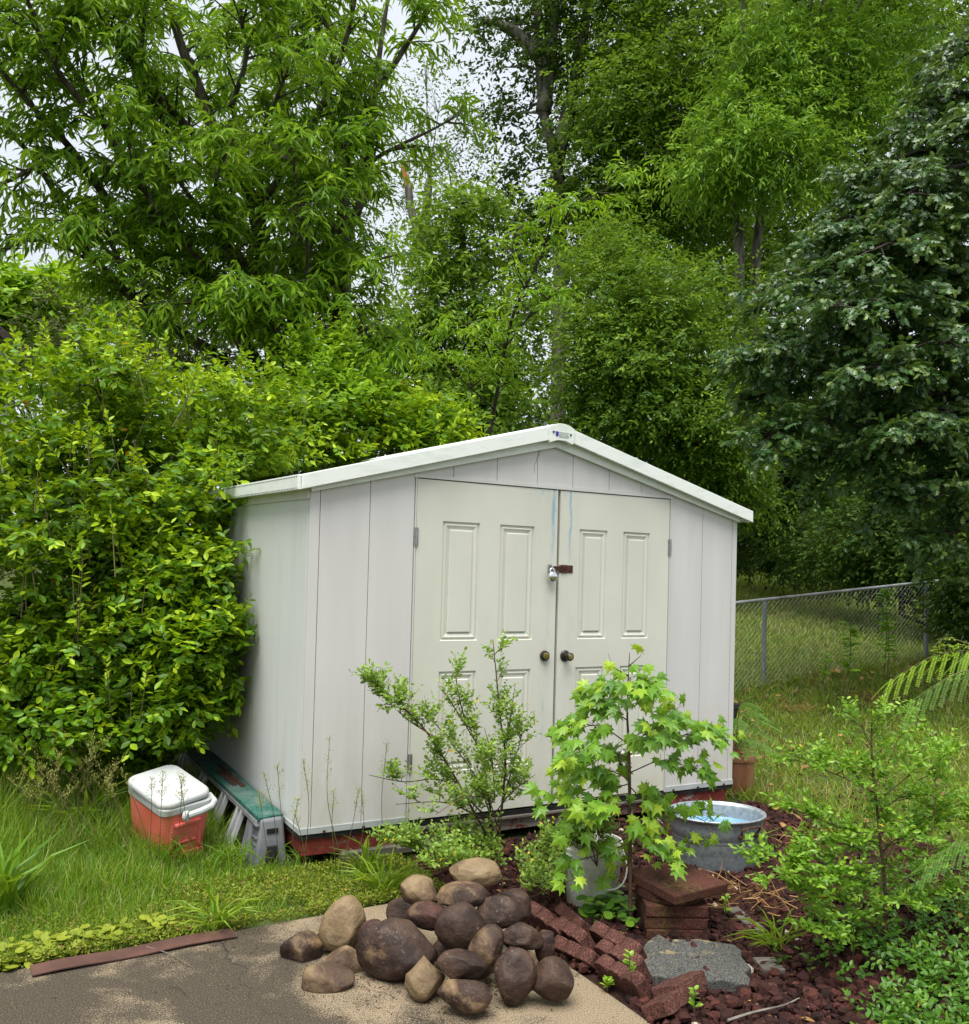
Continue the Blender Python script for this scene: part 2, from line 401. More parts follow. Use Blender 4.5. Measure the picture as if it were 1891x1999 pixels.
def streak(x0, w, z0, z1, sc, off, lo=.42, hi=.6):
    jitter = t.math('MULTIPLY', t.math('SUBTRACT', t.noise(7, 3, stretch=(1, 1, 1), off=off), .5), .03)
    d_ = t.math('ABSOLUTE', t.math('SUBTRACT', t.math('ADD', X, jitter), x0))
    m = t.math('MULTIPLY', t.rng(d_, w * .25, w, 1, 0), t.rng(t.noise(sc, 5, .7, stretch=(1, 1, .35), off=off), lo, hi))
    return t.math('MULTIPLY', m, t.rng(Z, z0, z1, 0, 1))
blue = t.math('MAXIMUM', streak(-W / 2 + 1.632, .020, 1.52, 1.85, 40, 3, .35, .5), streak(-W / 2 + 1.768, .012, 1.50, 1.8, 40, 9, .36, .52))
blue = t.math('MAXIMUM', blue, t.math('MULTIPLY', t.math('MULTIPLY', t.rng(Z, 1.98, 2.03, 0, .5), t.rng(t.noise(25, 4), .45, .65)), t.rng(t.math('ABSOLUTE', t.math('SUBTRACT', X, 1.6 - W / 2)), .03, .2, 1, 0)))
colr = t.mix(t.math('MULTIPLY', blue, .65), colr, (.10, .33, .52))
bl2 = t.math('MULTIPLY', streak(-W / 2 + 1.60, .012, .35, .5, 30, 5, .45, .6), t.rng(Z, .62, .78, 1, 0))
colr = t.mix(t.math('MULTIPLY', bl2, .6), colr, (.3, .5, .6))
mould = t.math('MULTIPLY', t.math('MAXIMUM', streak(-W / 2 + 1.60, .05, .1, .9, 12, 2, .4, .7), streak(-W / 2 + 1.80, .06, .1, 1.5, 12, 8, .45, .75)), t.rng(Z, .95, 1.5, 1, .4))
colr = t.mix(t.math('MULTIPLY', mould, .4), colr, (.36, .35, .24))
low = t.math('MULTIPLY', t.rng(Z, .02, .55, .5, 0), t.rng(t.noise(8, 4), .4, .65))
colr = t.mix(low, colr, (.5, .47, .33))
M['door'] = t.set(colr, .38, .45, None, t.noise(5, 3), .05, .02)
M['steel'] = simple('steel', (.30, .31, .31), (.46, .47, .47), 30, .4, .5, .8)
M['rust'] = simple('rust', (.035, .017, .013), (.12, .045, .028), 30, .8, .3, .1)
M['bronze'] = simple('bronze', (.03, .028, .026), (.07, .06, .05), 20, .35, .5, .7)
M['brass'] = simple('brass', (.32, .23, .07), (.5, .38, .14), 40, .3, .5, .9)
M['chrome'] = simple('chrome', (.72, .73, .74), (.8, .8, .8), 10, .12, .5, 1.0, bstr=.02)
M['white_plate'] = simple('white_plate', (.8, .8, .79), (.74, .74, .73), 10, .4, .4)
M['blue_print'] = simple('blue_print', (.03, .03, .3), (.05, .05, .4), 10, .5, .3)
M['grey_print'] = simple('grey_print', (.32, .38, .34), (.42, .47, .44), 60, .6, .3)
M['black'] = simple('black', (.012, .012, .012), (.03, .03, .03), 10, .6, .3)
t = NT('peeling_red_paint')
wood = t.mix(t.rng(t.noise(30, 5, stretch=(.06, 1, 1)), .35, .65), (.10, .085, .075), (.30, .26, .23))
red = t.mix(t.rng(t.noise(9, 4), .35, .65), (.12, .02, .016), (.21, .042, .03))
X, Y, Z = t.xyz()
pl = t.math('ADD', t.noise(38, 6, .7, stretch=(.5, 1, 1)), t.math('MULTIPLY', t.math('SUBTRACT', t.noise(3, 3, stretch=(1, .2, .2)), .5), 1.0))
edge = t.math('ADD', t.rng(t.math('ABSOLUTE', t.math('SUBTRACT', X, 0)), .25, 1.35, -.13, .05), pl)
fr = t.rng(edge, .38, .46)
M['red_skid'] = t.set(t.mix(fr, wood, red), .8, .2, None, pl, .5, .008)
M['grey_wood'] = simple('grey_wood', (.06, .053, .046), (.18, .16, .135), 25, .9, .15, stretch=(.08, 1, 1), bstr=.5, bscale=40)
M['block'] = simple('block', (.06, .06, .055), (.14, .135, .125), 20, .95, .1, bstr=.6)

shed = thing('garden_shed', (W / 2, D / 2, -.03), 'white vinyl garden shed with low gable roof and double doors', 'shed')
roofz = lambda x: H + (HP - H) * (1 - abs(x - W / 2) / (W / 2))
def strip_wall(mb, x0, x1, z0, y0=0.0, y1=.03, top=roofz):
    """a siding plank between two grooves, its top following the roof"""
    x0 += .002; x1 -= .002
    pts = [(x0, z0), (x1, z0), (x1, top(x1))]
    if x0 < W / 2 < x1: pts.append((W / 2, top(W / 2)))
    pts.append((x0, top(x0)))
    mb.prism(pts, y0, y1, fn=S)
fw = MB()
for a, b in ((0, .062), (.062, .366), (.366, .652)): strip_wall(fw, a, b, .03)
for a, b in ((2.655, 2.951), (2.951, 3.242), (3.242, W)): strip_wall(fw, a, b, .03)
for a, b in ((.652, .91), (.91, 1.219), (1.219, 1.521), (1.521, 1.80), (1.80, 2.100), (2.100, 2.378), (2.378, 2.655)): strip_wall(fw, a, b, 2.078)
fwo = fw.build('front_wall', 'siding', shed)
gv = MB(); strip_wall(gv, .004, .65, .032, .016, .05); strip_wall(gv, 2.657, W - .004, .032, .016, .05); strip_wall(gv, .66, 2.65, 2.08, .016, .05)
gv.build('wall_backing', 'groove', fwo)
# crack in the gable panel
ck = MB(); cpt = [(1.535, 2.307), (1.528, 2.27), (1.508, 2.235), (1.512, 2.225), (1.495, 2.2), (1.497, 2.15)]
ck.tube(S([(x, -.0005, z) for x, z in cpt]), .0022, .0012, 4); ck.build('crack', 'groove', fwo)
sw = MB()
yy = [.0, .022, .16, .36, .56, .76, .96, 1.16, 1.36, 1.56, 1.76, 1.96, 2.16, 2.36, 2.56, 2.76, 2.96]
yy = [0, .03, .18, .48, .78, 1.08, 1.38, 1.68, 1.98, 2.28, 2.58, 2.88, D]
for xa, xb in ((0.0, .028), (W - .028, W)):
    mbs = MB()
    for a, b in zip(yy[:-1], yy[1:]): mbs.box((xa, max(a, .031) + .0008, .03), (xb, b - .0008, H - .004), fn=S)
    mbs.box((xa + .01, .033, .032), (xb - .01, D - .005, H - .01), fn=S)
    mbs.build('side_wall', 'side', shed)
bwm = MB(); bwm.prism([(0.03, .03), (W - .03, .03), (W - .03, H), (W / 2, HP - .01), (.03, H)], D - .03, D, fn=S); bwm.build('back_wall', 'siding', shed)
fl = MB(); fl.box((.04, .06, -.02), (W - .04, D - .04, .0), fn=S); fl.build('shed_floor', 'grey_wood', shed)
# roof: two slopes, front trims, ridge cap
OV, FY = .075, -.07
def slope(x, up): return H + .10 + (HP + .135 - H - .10) * (1 - abs(x - W / 2) / (W / 2)) + up
rf = MB()
for s_ in (0, 1):
    xe = -OV if s_ == 0 else W + OV + .01
    rf.prism([(xe, slope(xe, -.055)), (W / 2, slope(W / 2, -.055)), (W / 2, slope(W / 2, -.006)), (xe, slope(xe, -.006))], FY + .02, D + .1, fn=S)
rfo = rf.build('roof', 'roofing', shed)
for s_ in (0, 1):
    xe = -OV + .005 if s_ == 0 else W + OV + .01; xi = W / 2 + (-.088 if s_ == 0 else .088)
    m_ = MB(); m_.prism([(xe, slope(xe, -.080)), (xi, slope(xi, -.084)), (xi, slope(xi, .004)), (xe, slope(xe, .002))], FY - .004, FY + .018, fn=S)
    m_.build('roof_trim', 'trim', rfo, bevel=.003)
    m2 = MB(); xa = 0.0 if s_ == 0 else W
    m2.prism([(xa, roofz(xa) - .006), (W / 2, roofz(W / 2) - .006), (W / 2, slope(W / 2, -.06)), (xa, slope(xa, -.06))], -.028, -.003, fn=S)
    m2.build('gable_trim', 'trim', rfo)
rc = MB()
arc = [(-.102, .112), (-.068, .130), (-.02, .141), (.02, .141), (.068, .130), (.102, .112)]
top_ = [(W / 2 + a, HP + b) for a, b in arc]; bot_ = [(W / 2 + a, HP + b - .128) for a, b in arc]
bot_ = [(W / 2 - .09, HP + .012), (W / 2 - .03, HP + .032), (W / 2 + .03, HP + .032), (W / 2 + .09, HP + .012)]
rc.prism(bot_ + top_[::-1], FY - .016, FY + .012, fn=S)
rc.prism(top_ + [(a, b - .012) for a, b in top_[::-1]], FY + .013, D + .1, fn=S)
rco = rc.build('ridge_cap', 'trim', rfo, bevel=.002)
for dx, dz_ in ((-.066, .082), (.068, .074)):
    sc_ = MB(); P = S([(W / 2 + dx, FY - .015, HP + dz_), (W / 2 + dx, FY - .021, HP + dz_)]); sc_.tube(P, .007, .007, 10); sc_.build('screw', 'black', rco)
pb = MB(); pb.box((W / 2 - .048, FY - .0165, HP + .058), (W / 2 - .028, FY - .0195, HP + .080), fn=S)
pb.box((W / 2 - .051, FY - .0165, HP + .081), (W / 2 - .026, FY - .0192, HP + .087), fn=S)
pb.build('maker_emblem', 'blue_print', rco)
pg = MB(); pg.box((W / 2 - .022, FY - .0165, HP + .083), (W / 2 + .052, FY - .0185, HP + .0855), fn=S)
pg.box((W / 2 - .022, FY - .0165, HP + .053), (W / 2 + .052, FY - .0185, HP + .0555), fn=S)
pg.build('maker_plate', 'grey_print', rco)
def text_mesh(body, size, mat, loc, name, parent, rot=(R(90), 0, 0), ex=.0012):
    cu = bpy.data.curves.new('lettering', 'FONT'); cu.body = body; cu.size = size; cu.extrude = ex; cu.align_x = 'CENTER'
    o = bpy.data.objects.new('lettering', cu); COL.objects.link(o)
    me = bpy.data.meshes.new_from_object(o.evaluated_get(bpy.context.evaluated_depsgraph_get()))
    bpy.data.objects.remove(o); bpy.data.curves.remove(cu)
    me.materials.clear(); me.materials.append(M[mat])
    me.transform(Matrix.Translation(Vector(S([loc])[0]) - Vector(root_loc(parent))) @ Euler(rot).to_matrix().to_4x4())
    ob = bpy.data.objects.new(name, me); COL.objects.link(ob); ob.parent = parent; return ob
text_mesh('ROYAL', .025, 'grey_print', (W / 2 + .016, FY - .0185, HP + .060), 'lettering', rco)
# perforated eave strip along the left side and its hidden twin
for s_, xa in ((0, -OV - .012), (1, W + OV - .008)):
    ev = MB(); z1 = slope(-OV, .004); z0 = z1 - .085
    for a, b in ((FY + .02, 1.72), (1.735, D + .1)): ev.box((xa, a, z0), (xa + .02, b, z1), fn=S)
    evo = ev.build('eave_strip', 'trim', rfo, bevel=.003)
    so = MB(); so.box((min(xa + .02, W), FY + .03, z0 + .012), (max(xa, 0), D, z0 + .022), fn=S); so.build('soffit', 'trim', evo)
    if s_ == 0:
        dm = MB()
        for yq in np.arange(FY + .05, 2.2, .030):
            dm.box((xa - .0012, yq, z1 - .015), (xa + .001, yq + .013, z1 - .009), fn=S)
        dm.build('perforation', 'black', evo); dm = MB()
        for yq in np.arange(FY + .05, 2.2, .030): dm.box((xa - .0012, yq, z0 + .006), (xa + .001, yq + .013, z0 + .012), fn=S)
        dm.build('perforation', 'black', evo)
        um = MB(); um.box((-.012, .0, H - .045), (-.002, D, H + .03), fn=S); um.build('wall_trim', 'siding', evo)
# corner post colour strip, door frame
df = MB()
df.box((.655, -.004, .0), (.664, .028, 2.062), fn=S); df.box((2.643, -.004, .0), (2.653, .028, 2.062), fn=S)
df.box((.645, -.006, 2.056), (2.664, .028, 2.077), fn=S)
df.build('door_frame', 'siding', shed)
dk = MB(); dk.box((.64, .04, .0), (2.67, .055, 2.07), fn=S); dk.build('dark_gap_sheet', 'inside_dark', shed)  # near-black sheet standing in for the unlit inside behind the door gaps
def door(x0, x1, z0, z1, panels):
    mb = MB(); yf = .000
    xs_ = sorted({x0, x1} | {p[0] for p in panels} | {p[1] for p in panels}); zs_ = sorted({z0, z1} | {p[2] for p in panels} | {p[3] for p in panels})
    for a, b in zip(xs_[:-1], xs_[1:]):
        for c, d in zip(zs_[:-1], zs_[1:]):
            if any(p[0] < (a + b) / 2 < p[1] and p[2] < (c + d) / 2 < p[3] for p in panels): continue
            mb.add(S([[a, yf, c], [b, yf, c], [b, yf, d], [a, yf, d]]), [[0, 1, 2, 3]])
    for (a, b, c, d) in panels:
        ins = [(0, 0), (.006, .012), (.013, .012), (.020, .004), (.024, .004), (.049, .015), (.0515, .004), (.056, .002)]
        rings = [[[a + i_, yf + dp, c + i_], [b - i_, yf + dp, c + i_], [b - i_, yf + dp, d - i_], [a + i_, yf + dp, d - i_]] for i_, dp in ins]
        V = S(np.array(rings).reshape(-1, 3)); Fs = []
        for k in range(len(ins) - 1):
            for j in range(4): Fs.append([k * 4 + j, k * 4 + (j + 1) % 4, (k + 1) * 4 + (j + 1) % 4, (k + 1) * 4 + j])
        n_ = (len(ins) - 1) * 4; Fs.append([n_, n_ + 1, n_ + 2, n_ + 3]); mb.add(V, Fs)
    for P in ([[x0, yf, z0], [x0, .036, z0], [x0, .036, z1], [x0, yf, z1]], [[x1, yf, z0], [x1, yf, z1], [x1, .036, z1], [x1, .036, z0]],
              [[x0, yf, z1], [x0, .036, z1], [x1, .036, z1], [x1, yf, z1]], [[x0, yf, z0], [x1, yf, z0], [x1, .036, z0], [x0, .036, z0]],
              [[x0, .036, z0], [x1, .036, z0], [x1, .036, z1], [x0, .036, z1]]): mb.add(S(P), [[0, 1, 2, 3]])
    return mb.build('door', 'door', shed)
d1 = door(.668, 1.687, .012, 2.050, [(.846, 1.107, 1.075, 1.804), (1.252, 1.512, 1.075, 1.804), (.846, 1.104, .28, .889), (1.25, 1.507, .28, .889)])
d2 = door(1.707, 2.638, .012, 2.050, [(1.866, 2.099, 1.077, 1.805), (2.232, 2.466, 1.077, 1.805), (1.858, 2.093, .27, .891), (2.227, 2.452, .27, .891)])
d1['label'] = 'cream left door leaf with blue streaks and a deadbolt'; d2['label'] = 'cream right door leaf with a dark round knob'
for dd, xh in ((d1, .665), (d2, 2.642)):
    for zh in (1.70, .35) if dd is d1 else (1.715, .42):
        hm = MB(); hm.box((xh - .013, -.006, zh - .055), (xh + .015, -.001, zh + .055), fn=S)
        hm.tube(S([(xh, -.008, zh - .056), (xh, -.008, zh + .056)]), .007, .007, 8); hm.build('hinge', 'steel', dd)
def yl(prof, c, k=24):
    """lathe about the Y axis (prof: radius, distance in front of the door)"""
    mb = MB(); a = np.arange(k) * 2 * np.pi / k
    V = np.concatenate([np.stack([c[0] + r * np.cos(a), np.full(k, c[1] - y), c[2] + r * np.sin(a)], 1) for r, y in prof]); n = len(prof)
    mb.add(S(V), [[i * k + j, i * k + (j + 1) % k, (i + 1) * k + (j + 1) % k, (i + 1) * k + j] for i in range(n - 1) for j in range(k)] + [[(n - 1) * k + j for j in range(k)]]); return mb
q = yl([(.033, 0), (.034, .012), (.031, .02), (.024, .022)], (1.607, 0, .972)).build('deadbolt', 'bronze', d1, smooth=False)
yl([(.023, .018), (.022, .026), (.017, .028), (.006, .0285)], (1.607, 0, .972)).build('lock_cylinder', 'brass', q)
q = yl([(.037, 0), (.037, .006), (.03, .012), (.015, .016), (.013, .04), (.021, .048), (.027, .056), (.027, .066), (.02, .072)], (1.77, 0, .968)).build('knob', 'bronze', d2, smooth=False)
yl([(.02, .070), (.018, .074), (.008, .075)], (1.77, 0, .968)).build('lock_cylinder', 'brass', q)
hp = MB(); hp.box((1.707, -.005, 1.512), (1.815, -.0005, 1.562), fn=S)
for a in (1.728, 1.752): hp.box((a, -.009, 1.508), (a + .012, -.0045, 1.565), fn=S)
hp.box((1.775, -.0065, 1.522), (1.805, -.0048, 1.552), fn=S)
hp.box((1.643, -.010, 1.521), (1.722, -.0065, 1.553), fn=S); hp.build('hasp', 'rust', d2, bevel=.0015)
stp = MB(); stp.box((1.617, -.0035, 1.512), (1.648, -.0005, 1.563), fn=S)
stp.tube(S([(1.635, -.003, 1.552), (1.635, -.03, 1.552), (1.635, -.034, 1.537), (1.635, -.03, 1.522), (1.635, -.003, 1.522)]), .004, .004, 8); stp.build('staple', 'steel', d1)
for lo_, hi_ in (((.0, -.006, .0), (.650, .0, .034)), ((2.657, -.006, .0), (W, .0, .034)), ((-.004, .0, .0), (0, D, .03))):
    bf = MB(); bf.box(lo_, hi_, fn=S); bf.build('base_flashing', 'flashing', shed)
for x in (.14, .38, .61, 2.72, 2.95, 3.2):
    bs = MB(); bs.tube(S([(x, -.004, .006), (x, -.014, .006)]), .009, .009, 8); bs.build('bolt', 'rust', shed)
sl = MB(); sl.box((-.0, .0, -.03), (W, .03, -.001), fn=S); sl.box((.0, .03, -.03), (.03, D, -.001), fn=S); sl.build('dark_gap_strip', 'inside_dark', shed)  # near-black strip painted as the shaded gap between wall and skid
sk = MB(); sk.box((.02, .015, -.128), (3.245, .075, -.031), fn=S); sk.box((.02, D - .1, -.128), (3.245, D - .02, -.031), fn=S)
for y_ in (1.0, 1.9): sk.box((.03, y_, -.13), (W - .03, y_ + .08, -.03), fn=S)
sk.box((.02, .08, -.12), (.07, D - .1, -.031), fn=S); sk.box((3.19, .08, -.12), (3.245, D - .1, -.031), fn=S)
sk.build('skid_beam', 'red_skid', shed, bevel=.004)
thr = MB(); thr.box((.70, -.02, -.05), (2.56, .014, -.033), fn=S); thr.build('threshold', 'grey_wood', shed, bevel=.003)
# supports under the skid: each its own thing
for (x, y, sx, sy, z0, z1, mat_, nm, lab, cat) in (
        (.42, -.02, .34, .14, -.172, -.128, 'grey_wood', 'wood_packer', 'weathered grey board wedged under the left part of the red skid', 'board'),
        (.78, -.05, .40, .10, -.165, -.130, 'grey_wood', 'wood_packer', 'longer split grey board under the skid behind the rock pile', 'board'),
        (.40, .0, .16, .16, -.215, -.174, 'block', 'concrete_block', 'dark concrete block carrying the left grey board', 'block'),
        (3.0, .0, .3, .14, -.21, -.168, 'block', 'concrete_block', 'dark concrete block under the right end of the skid', 'block')):
    m_ = MB(); m_.box((x - sx / 2, y - .01, z0), (x + sx / 2, y + sy, z1)); tag(m_.build(nm, mat_, None, (x, y, z0), bevel=.004), lab, cat)

# padlock hanging on the hasp
pc = S([(1.637, -.034, 1.485)])[0]
pad = thing('padlock', pc - np.array([0, 0, .035]), 'round chrome padlock hanging on the shed door hasp', 'padlock')
mb = MB(); k = 28; a = np.arange(k) * 2 * np.pi / k
prof = [(.001, -.016), (.022, -.016), (.032, -.011), (.036, 0), (.032, .011), (.022, .016), (.001, .016)]
V = np.concatenate([np.stack([pc[0] + r * np.cos(a), np.full(k, pc[1] + y), pc[2] + r * np.sin(a)], 1) for r, y in prof])
mb.add(V, [[i * k + j, i * k + (j + 1) % k, (i + 1) * k + (j + 1) % k, (i + 1) * k + j] for i in range(6) for j in range(k)]); mb.build('lock_body', 'chrome', pad, smooth=True)
sh = MB(); sh.tube([pc + np.array([-.020 + .0 * i, .0, .0]) + np.array([.02 - .02 * math.cos(u) * 1.0 - .004, .0, .028 + .026 * math.sin(u)]) for i, u in enumerate(np.linspace(0, math.pi, 12))], .0055, .0055, 8)
sh.build('shackle', 'chrome', pad, smooth=True)

# ------------------------------------------------------------------ cooler
t = NT('cooler_red')
X, Y, Z = t.xyz()
rib = t.n.new('ShaderNodeTexWave'); rib.bands_direction = 'Z'; rib.inputs['Scale'].default_value = 28; rib.inputs['Distortion'].default_value = 0
t.l.new(t.coord(), rib.inputs['Vector'])
fade = t.rng(t.noise(4, 4), .35, .65)
colr = t.mix(fade, (.70, .115, .095), (.78, .20, .165))
stn = t.math('MULTIPLY', t.rng(t.math('ABSOLUTE', t.math('ADD', X, .13)), .015, .05, 1, 0), t.rng(t.noise(14, 4, stretch=(1, 1, .3)), .36, .6))
colr = t.mix(t.math('MULTIPLY', stn, .6), colr, (.45, .17, .025))
M['cooler_red'] = t.set(colr, .45, .4, None, rib.outputs[0], .35, .004)
t = NT('cooler_white')
X, Y, Z = t.xyz()
dirt = t.math('MULTIPLY', t.rng(t.noise(16, 5), .45, .7), t.rng(t.math('ADD', t.math('MULTIPLY', X, -1), t.math('MULTIPLY', Y, -1)), .02, .2, .15, 1))
M['cooler_white'] = t.set(t.mix(t.math('MULTIPLY', dirt, .75), (.42, .445, .445), (.30, .21, .08)), .4, .4, None, t.noise(12, 3), .15, .01)
def rbox(cx, cy, sx, sy, z0, z1, r, tpx=1., tpy=1., n=6):
    """rounded-corner box that tapers upward by tpx, tpy; returns rings bottom to top"""
    out = []
    for z, kx, ky in ((z0, 1, 1), (z1, tpx, tpy)):
        ring = []
        for q, (ax, ay) in enumerate(((1, 1), (-1, 1), (-1, -1), (1, -1))):
            for i in range(n):
                a = (q + i / (n - 1)) * math.pi / 2
                ring.append((cx + (ax * (sx / 2 - r) + r * math.cos(a)) * kx, cy + (ay * (sy / 2 - r) + r * math.sin(a)) * ky, z))
        out.append(ring)
    return out
def loft(mb, rings, caps=True):
    k = len(rings[0]); n = len(rings)
    Fs = [[i * k + j, i * k + (j + 1) % k, (i + 1) * k + (j + 1) % k, (i + 1) * k + j] for i in range(n - 1) for j in range(k)]
    if caps: Fs += [list(range(k - 1, -1, -1)), [(n - 1) * k + j for j in range(k)]]
    return mb.add(np.array([p for r_ in rings for p in r_]), Fs)
cool = thing('cooler', (-.515, .50, -.205), 'faded red picnic cooler with a white lid tilted in the tall grass', 'cooler')
cool.rotation_euler = (R(9), R(-4), R(17)); cool.scale = (.93, .95, .98)
b_ = MB(); loft(b_, [rbox(0, .22, .285, .42, 0, .1, .045)[0], rbox(0, .22, .295, .43, .055, .1, .045)[0], rbox(0, .22, .288, .425, .06, .1, .045)[0], rbox(0, .22, .332, .46, .295, .1, .05)[0]])
body = b_.build('cooler_body', 'cooler_red', cool, world=False, bevel=.006, bang=50)
g_ = MB(); g_.box((-.085, -.026, .215), (.085, .02, .235)); g_.box((-.105, -.006, .06), (-.085, .02, .23)); g_.box((.085, -.006, .06), (.105, .02, .23)); g_.box((-.07, -.008, .10), (.07, .02, .115)); g_.box((-.12, -.012, .0), (.12, .02, .045))
g_.build('end_moulding', 'cooler_red', body, world=False, bevel=.006)
r_ = MB(); loft(r_, [rbox(0, .22, .348, .476, .292, 1, .055)[0], rbox(0, .22, .352, .48, .335, 1, .055)[0]]); r_.build('rim', 'cooler_white', cool, world=False, bevel=.006, bang=50)
l_ = MB(); loft(l_, [rbox(0, .23, .350, .46, .0, 1, .075)[0], rbox(0, .23, .354, .464, .022, 1, .075)[0], rbox(0, .23, .335, .445, .036, 1, .07)[0], rbox(0, .23, .24, .34, .041, 1, .06)[0]])
lid = l_.build('lid', 'cooler_white', cool, world=False, bevel=.007, bang=25, seg=3); lid.location = (0, -.012, .340); lid.rotation_euler = (R(3), R(-3), R(3))
h_ = MB(); h_.tube([(-.02, -.045, .285), (.06, -.05, .293), (.14, -.042, .303), (.178, -.015, .315), (.184, .06, .325)], .021, .019, 10)
h_.tube([(-.035, -.030, .283), (-.02, -.052, .285)], .03, .03, 14)
h_.build('handle', 'cooler_white', cool, world=False, smooth=False, bevel=0)

# ------------------------------------------------------------------ green-topped trestle along the side wall
t = NT('green_tread')
sp = t.rng(t.noise(60, 4, .7), .42, .6); wr = t.rng(t.noise(5, 5), .45, .65)
M['green_tread'] = t.set(t.mix(t.math('MULTIPLY', wr, .6), t.mix(sp, (.016, .075, .06), (.05, .15, .12)), (.17, .21, .18)), .85, .2, None, t.noise(90, 3), .6, .006)
M['alu'] = simple('alu', (.34, .35, .36), (.5, .51, .52), 12, .42, .5, .5, stretch=(1, 1, .2))
M['grey_plastic'] = simple('grey_plastic', (.10, .105, .12), (.17, .175, .19), 9, .55, .4)
bench = thing('work_platform', (-.16, 1.25, -.21), 'low green topped work platform on splayed aluminium legs beside the shed wall', 'platform')
def bt(P):
    P = np.array(P, float); return P
b_ = MB(); b_.prism([(-.165, .026), (-.018, .034), (-.018, .062), (-.165, .054)], .24, 2.45); board = b_.build('deck_board', 'green_tread', bench, bevel=.005)
e_ = MB(); e_.prism([(-.170, .0), (-.156, .0), (-.156, .0255), (-.170, .0255)], .27, 2.42); e_.prism([(-.032, .005), (-.018, .005), (-.018, .0335), (-.032, .0335)], .27, 2.42); e_.build('side_rail', 'alu', board)
for y_ in (.60, .98, 1.55, 2.2):
    for dy in (0, .085):
        m_ = MB()
        a, b = np.array([-.166, y_ + dy, .02]), np.array([-.275, y_ + dy - .05, -.225])
        m_.add(np.array([a + [0, -.013, 0], a + [0, .013, 0], b + [0, .016, 0], b + [0, -.016, 0], a + [.035, -.013, 0], a + [.035, .013, 0], b + [.035, .016, 0], b + [.035, -.016, 0]]),
               [[0, 1, 2, 3], [7, 6, 5, 4], [0, 4, 5, 1], [3, 2, 6, 7], [1, 5, 6, 2], [0, 3, 7, 4]])
        m_.build('leg', 'alu', bench, bevel=.003)
for y_ in (.22, .40):
    e_ = MB()
    loft(e_, [[(-.20, y_ - .045, -.22), (-.004, y_ - .045, -.22), (-.004, y_ + .10, -.22), (-.20, y_ + .10, -.22)],
              [(-.155, y_, .042), (-.025, y_, .048), (-.025, y_ + .075, .048), (-.155, y_ + .075, .042)]])
    eo = e_.build('end_panel', 'grey_plastic', bench, bevel=.014)
    if y_ < .3:
        s_ = MB()
        for z_ in (-.02,): s_.box((-.125, y_ - .022, z_ - .012), (-.06, y_ - .008, z_ + .012))
        s_.build('slot', 'black', eo); s_ = MB()
        s_.prism([(-.14, -.20), (-.055, -.20), (-.07, -.10), (-.125, -.10)], y_ - .046, y_ - .020); s_.build('slot', 'black', eo)
        for z_ in (-.14, -.10, -.06, .01):
            s_ = MB(); s_.box((-.185, y_ - .0, z_ - .004), (-.166, y_ + .07, z_ + .004))
            s_.build('rib', 'grey_plastic', eo)
rs = MB(); rs.prism([(-.085, .0597), (-.055, .0612), (-.055, .068), (-.085, .0665)], .92, 1.55); rs.prism([(-.125, .0575), (-.095, .0592), (-.095, .065), (-.125, .0632)], .98, 1.40)
tag(rs.build('metal_strip', 'rust', None, (-.12, 1.2, .06), bevel=.002), 'rusty red metal strip lying on the green platform top', 'strip')

# ------------------------------------------------------------------ rusty flat bar on the patio edge
M['rust_bar'] = simple('rust_bar', (.075, .038, .032), (.125, .06, .047), 6, .6, .4, .2, bscale=60)
P0, P1 = atz(60, 1898, -.196), atz(458, 1822, -.196)
dv = norm(P1 - P0); nv = np.array([-dv[1], dv[0], 0])
wv = norm(atz(65, 1885, -.196) - atz(62, 1905, -.196))
mb = MB(); hw = .052
sec = []
for i in range(9):
    q = P0 + (P1 - P0) * i / 8 + np.array([0, 0, .004 + .004 * math.sin(i * 1.3)]); sec.append([q - nv * hw, q + nv * hw, q + nv * hw + [0, 0, .005], q - nv * hw + [0, 0, .005]])
loft(mb, sec); tag(mb.build('flat_bar', 'rust_bar', None, (P0 + P1) / 2), 'long rust brown flat metal bar along the grassy patio edge', 'metal bar')

# ------------------------------------------------------------------ the pile of river stones
def stone_mat(name, dark, mid, tanc, amt, seed, speck=.35):
    t = NT(name)
    m1 = t.rng(t.noise(5.0, 5, .6, off=seed, dist=.5), .46 + .20 - amt * .42, .60 + .20 - amt * .42)
    m2 = t.rng(t.noise(11, 5, .6, off=seed + 3), .38, .62)
    base = t.mix(m2, dark, mid)
    tanv = t.mix(t.rng(t.noise(20, 4, off=seed + 5), .35, .65), tanc, tuple(c * .72 for c in tanc))
    colr = t.mix(m1, base, tanv)
    sp_ = t.math('MULTIPLY', t.rng(t.noise(75, 4, .75, off=seed), .60, .70), t.rng(t.noise(7, 3, off=seed + 9), .45, .62))
    colr = t.mix(t.math('MULTIPLY', sp_, speck + .2), colr, (.40, .37, .31))
    lich = t.vor(9, (1, 1, 1))
    lc = t.math('MULTIPLY', t.rng(lich.outputs['Distance'], .07, .10, 1, 0), t.rng(t.noise(6, 2, off=seed + 2), .60, .66))
    colr = t.mix(t.math('MULTIPLY', lc, .7), colr, (.45, .42, .32))
    return t.set(colr, t.rng(t.noise(8, 3, off=seed), .3, .7, .5, .8), .25, None, t.math('ADD', t.math('MULTIPLY', t.noise(9, 5, off=seed), 1.0), t.math('MULTIPLY', t.noise(70, 4), .3)), .8, .016)
PUR, BRN, TAN, RED = (.024, .014, .011), (.064, .038, .026), (.25, .165, .085), (.07, .03, .022)
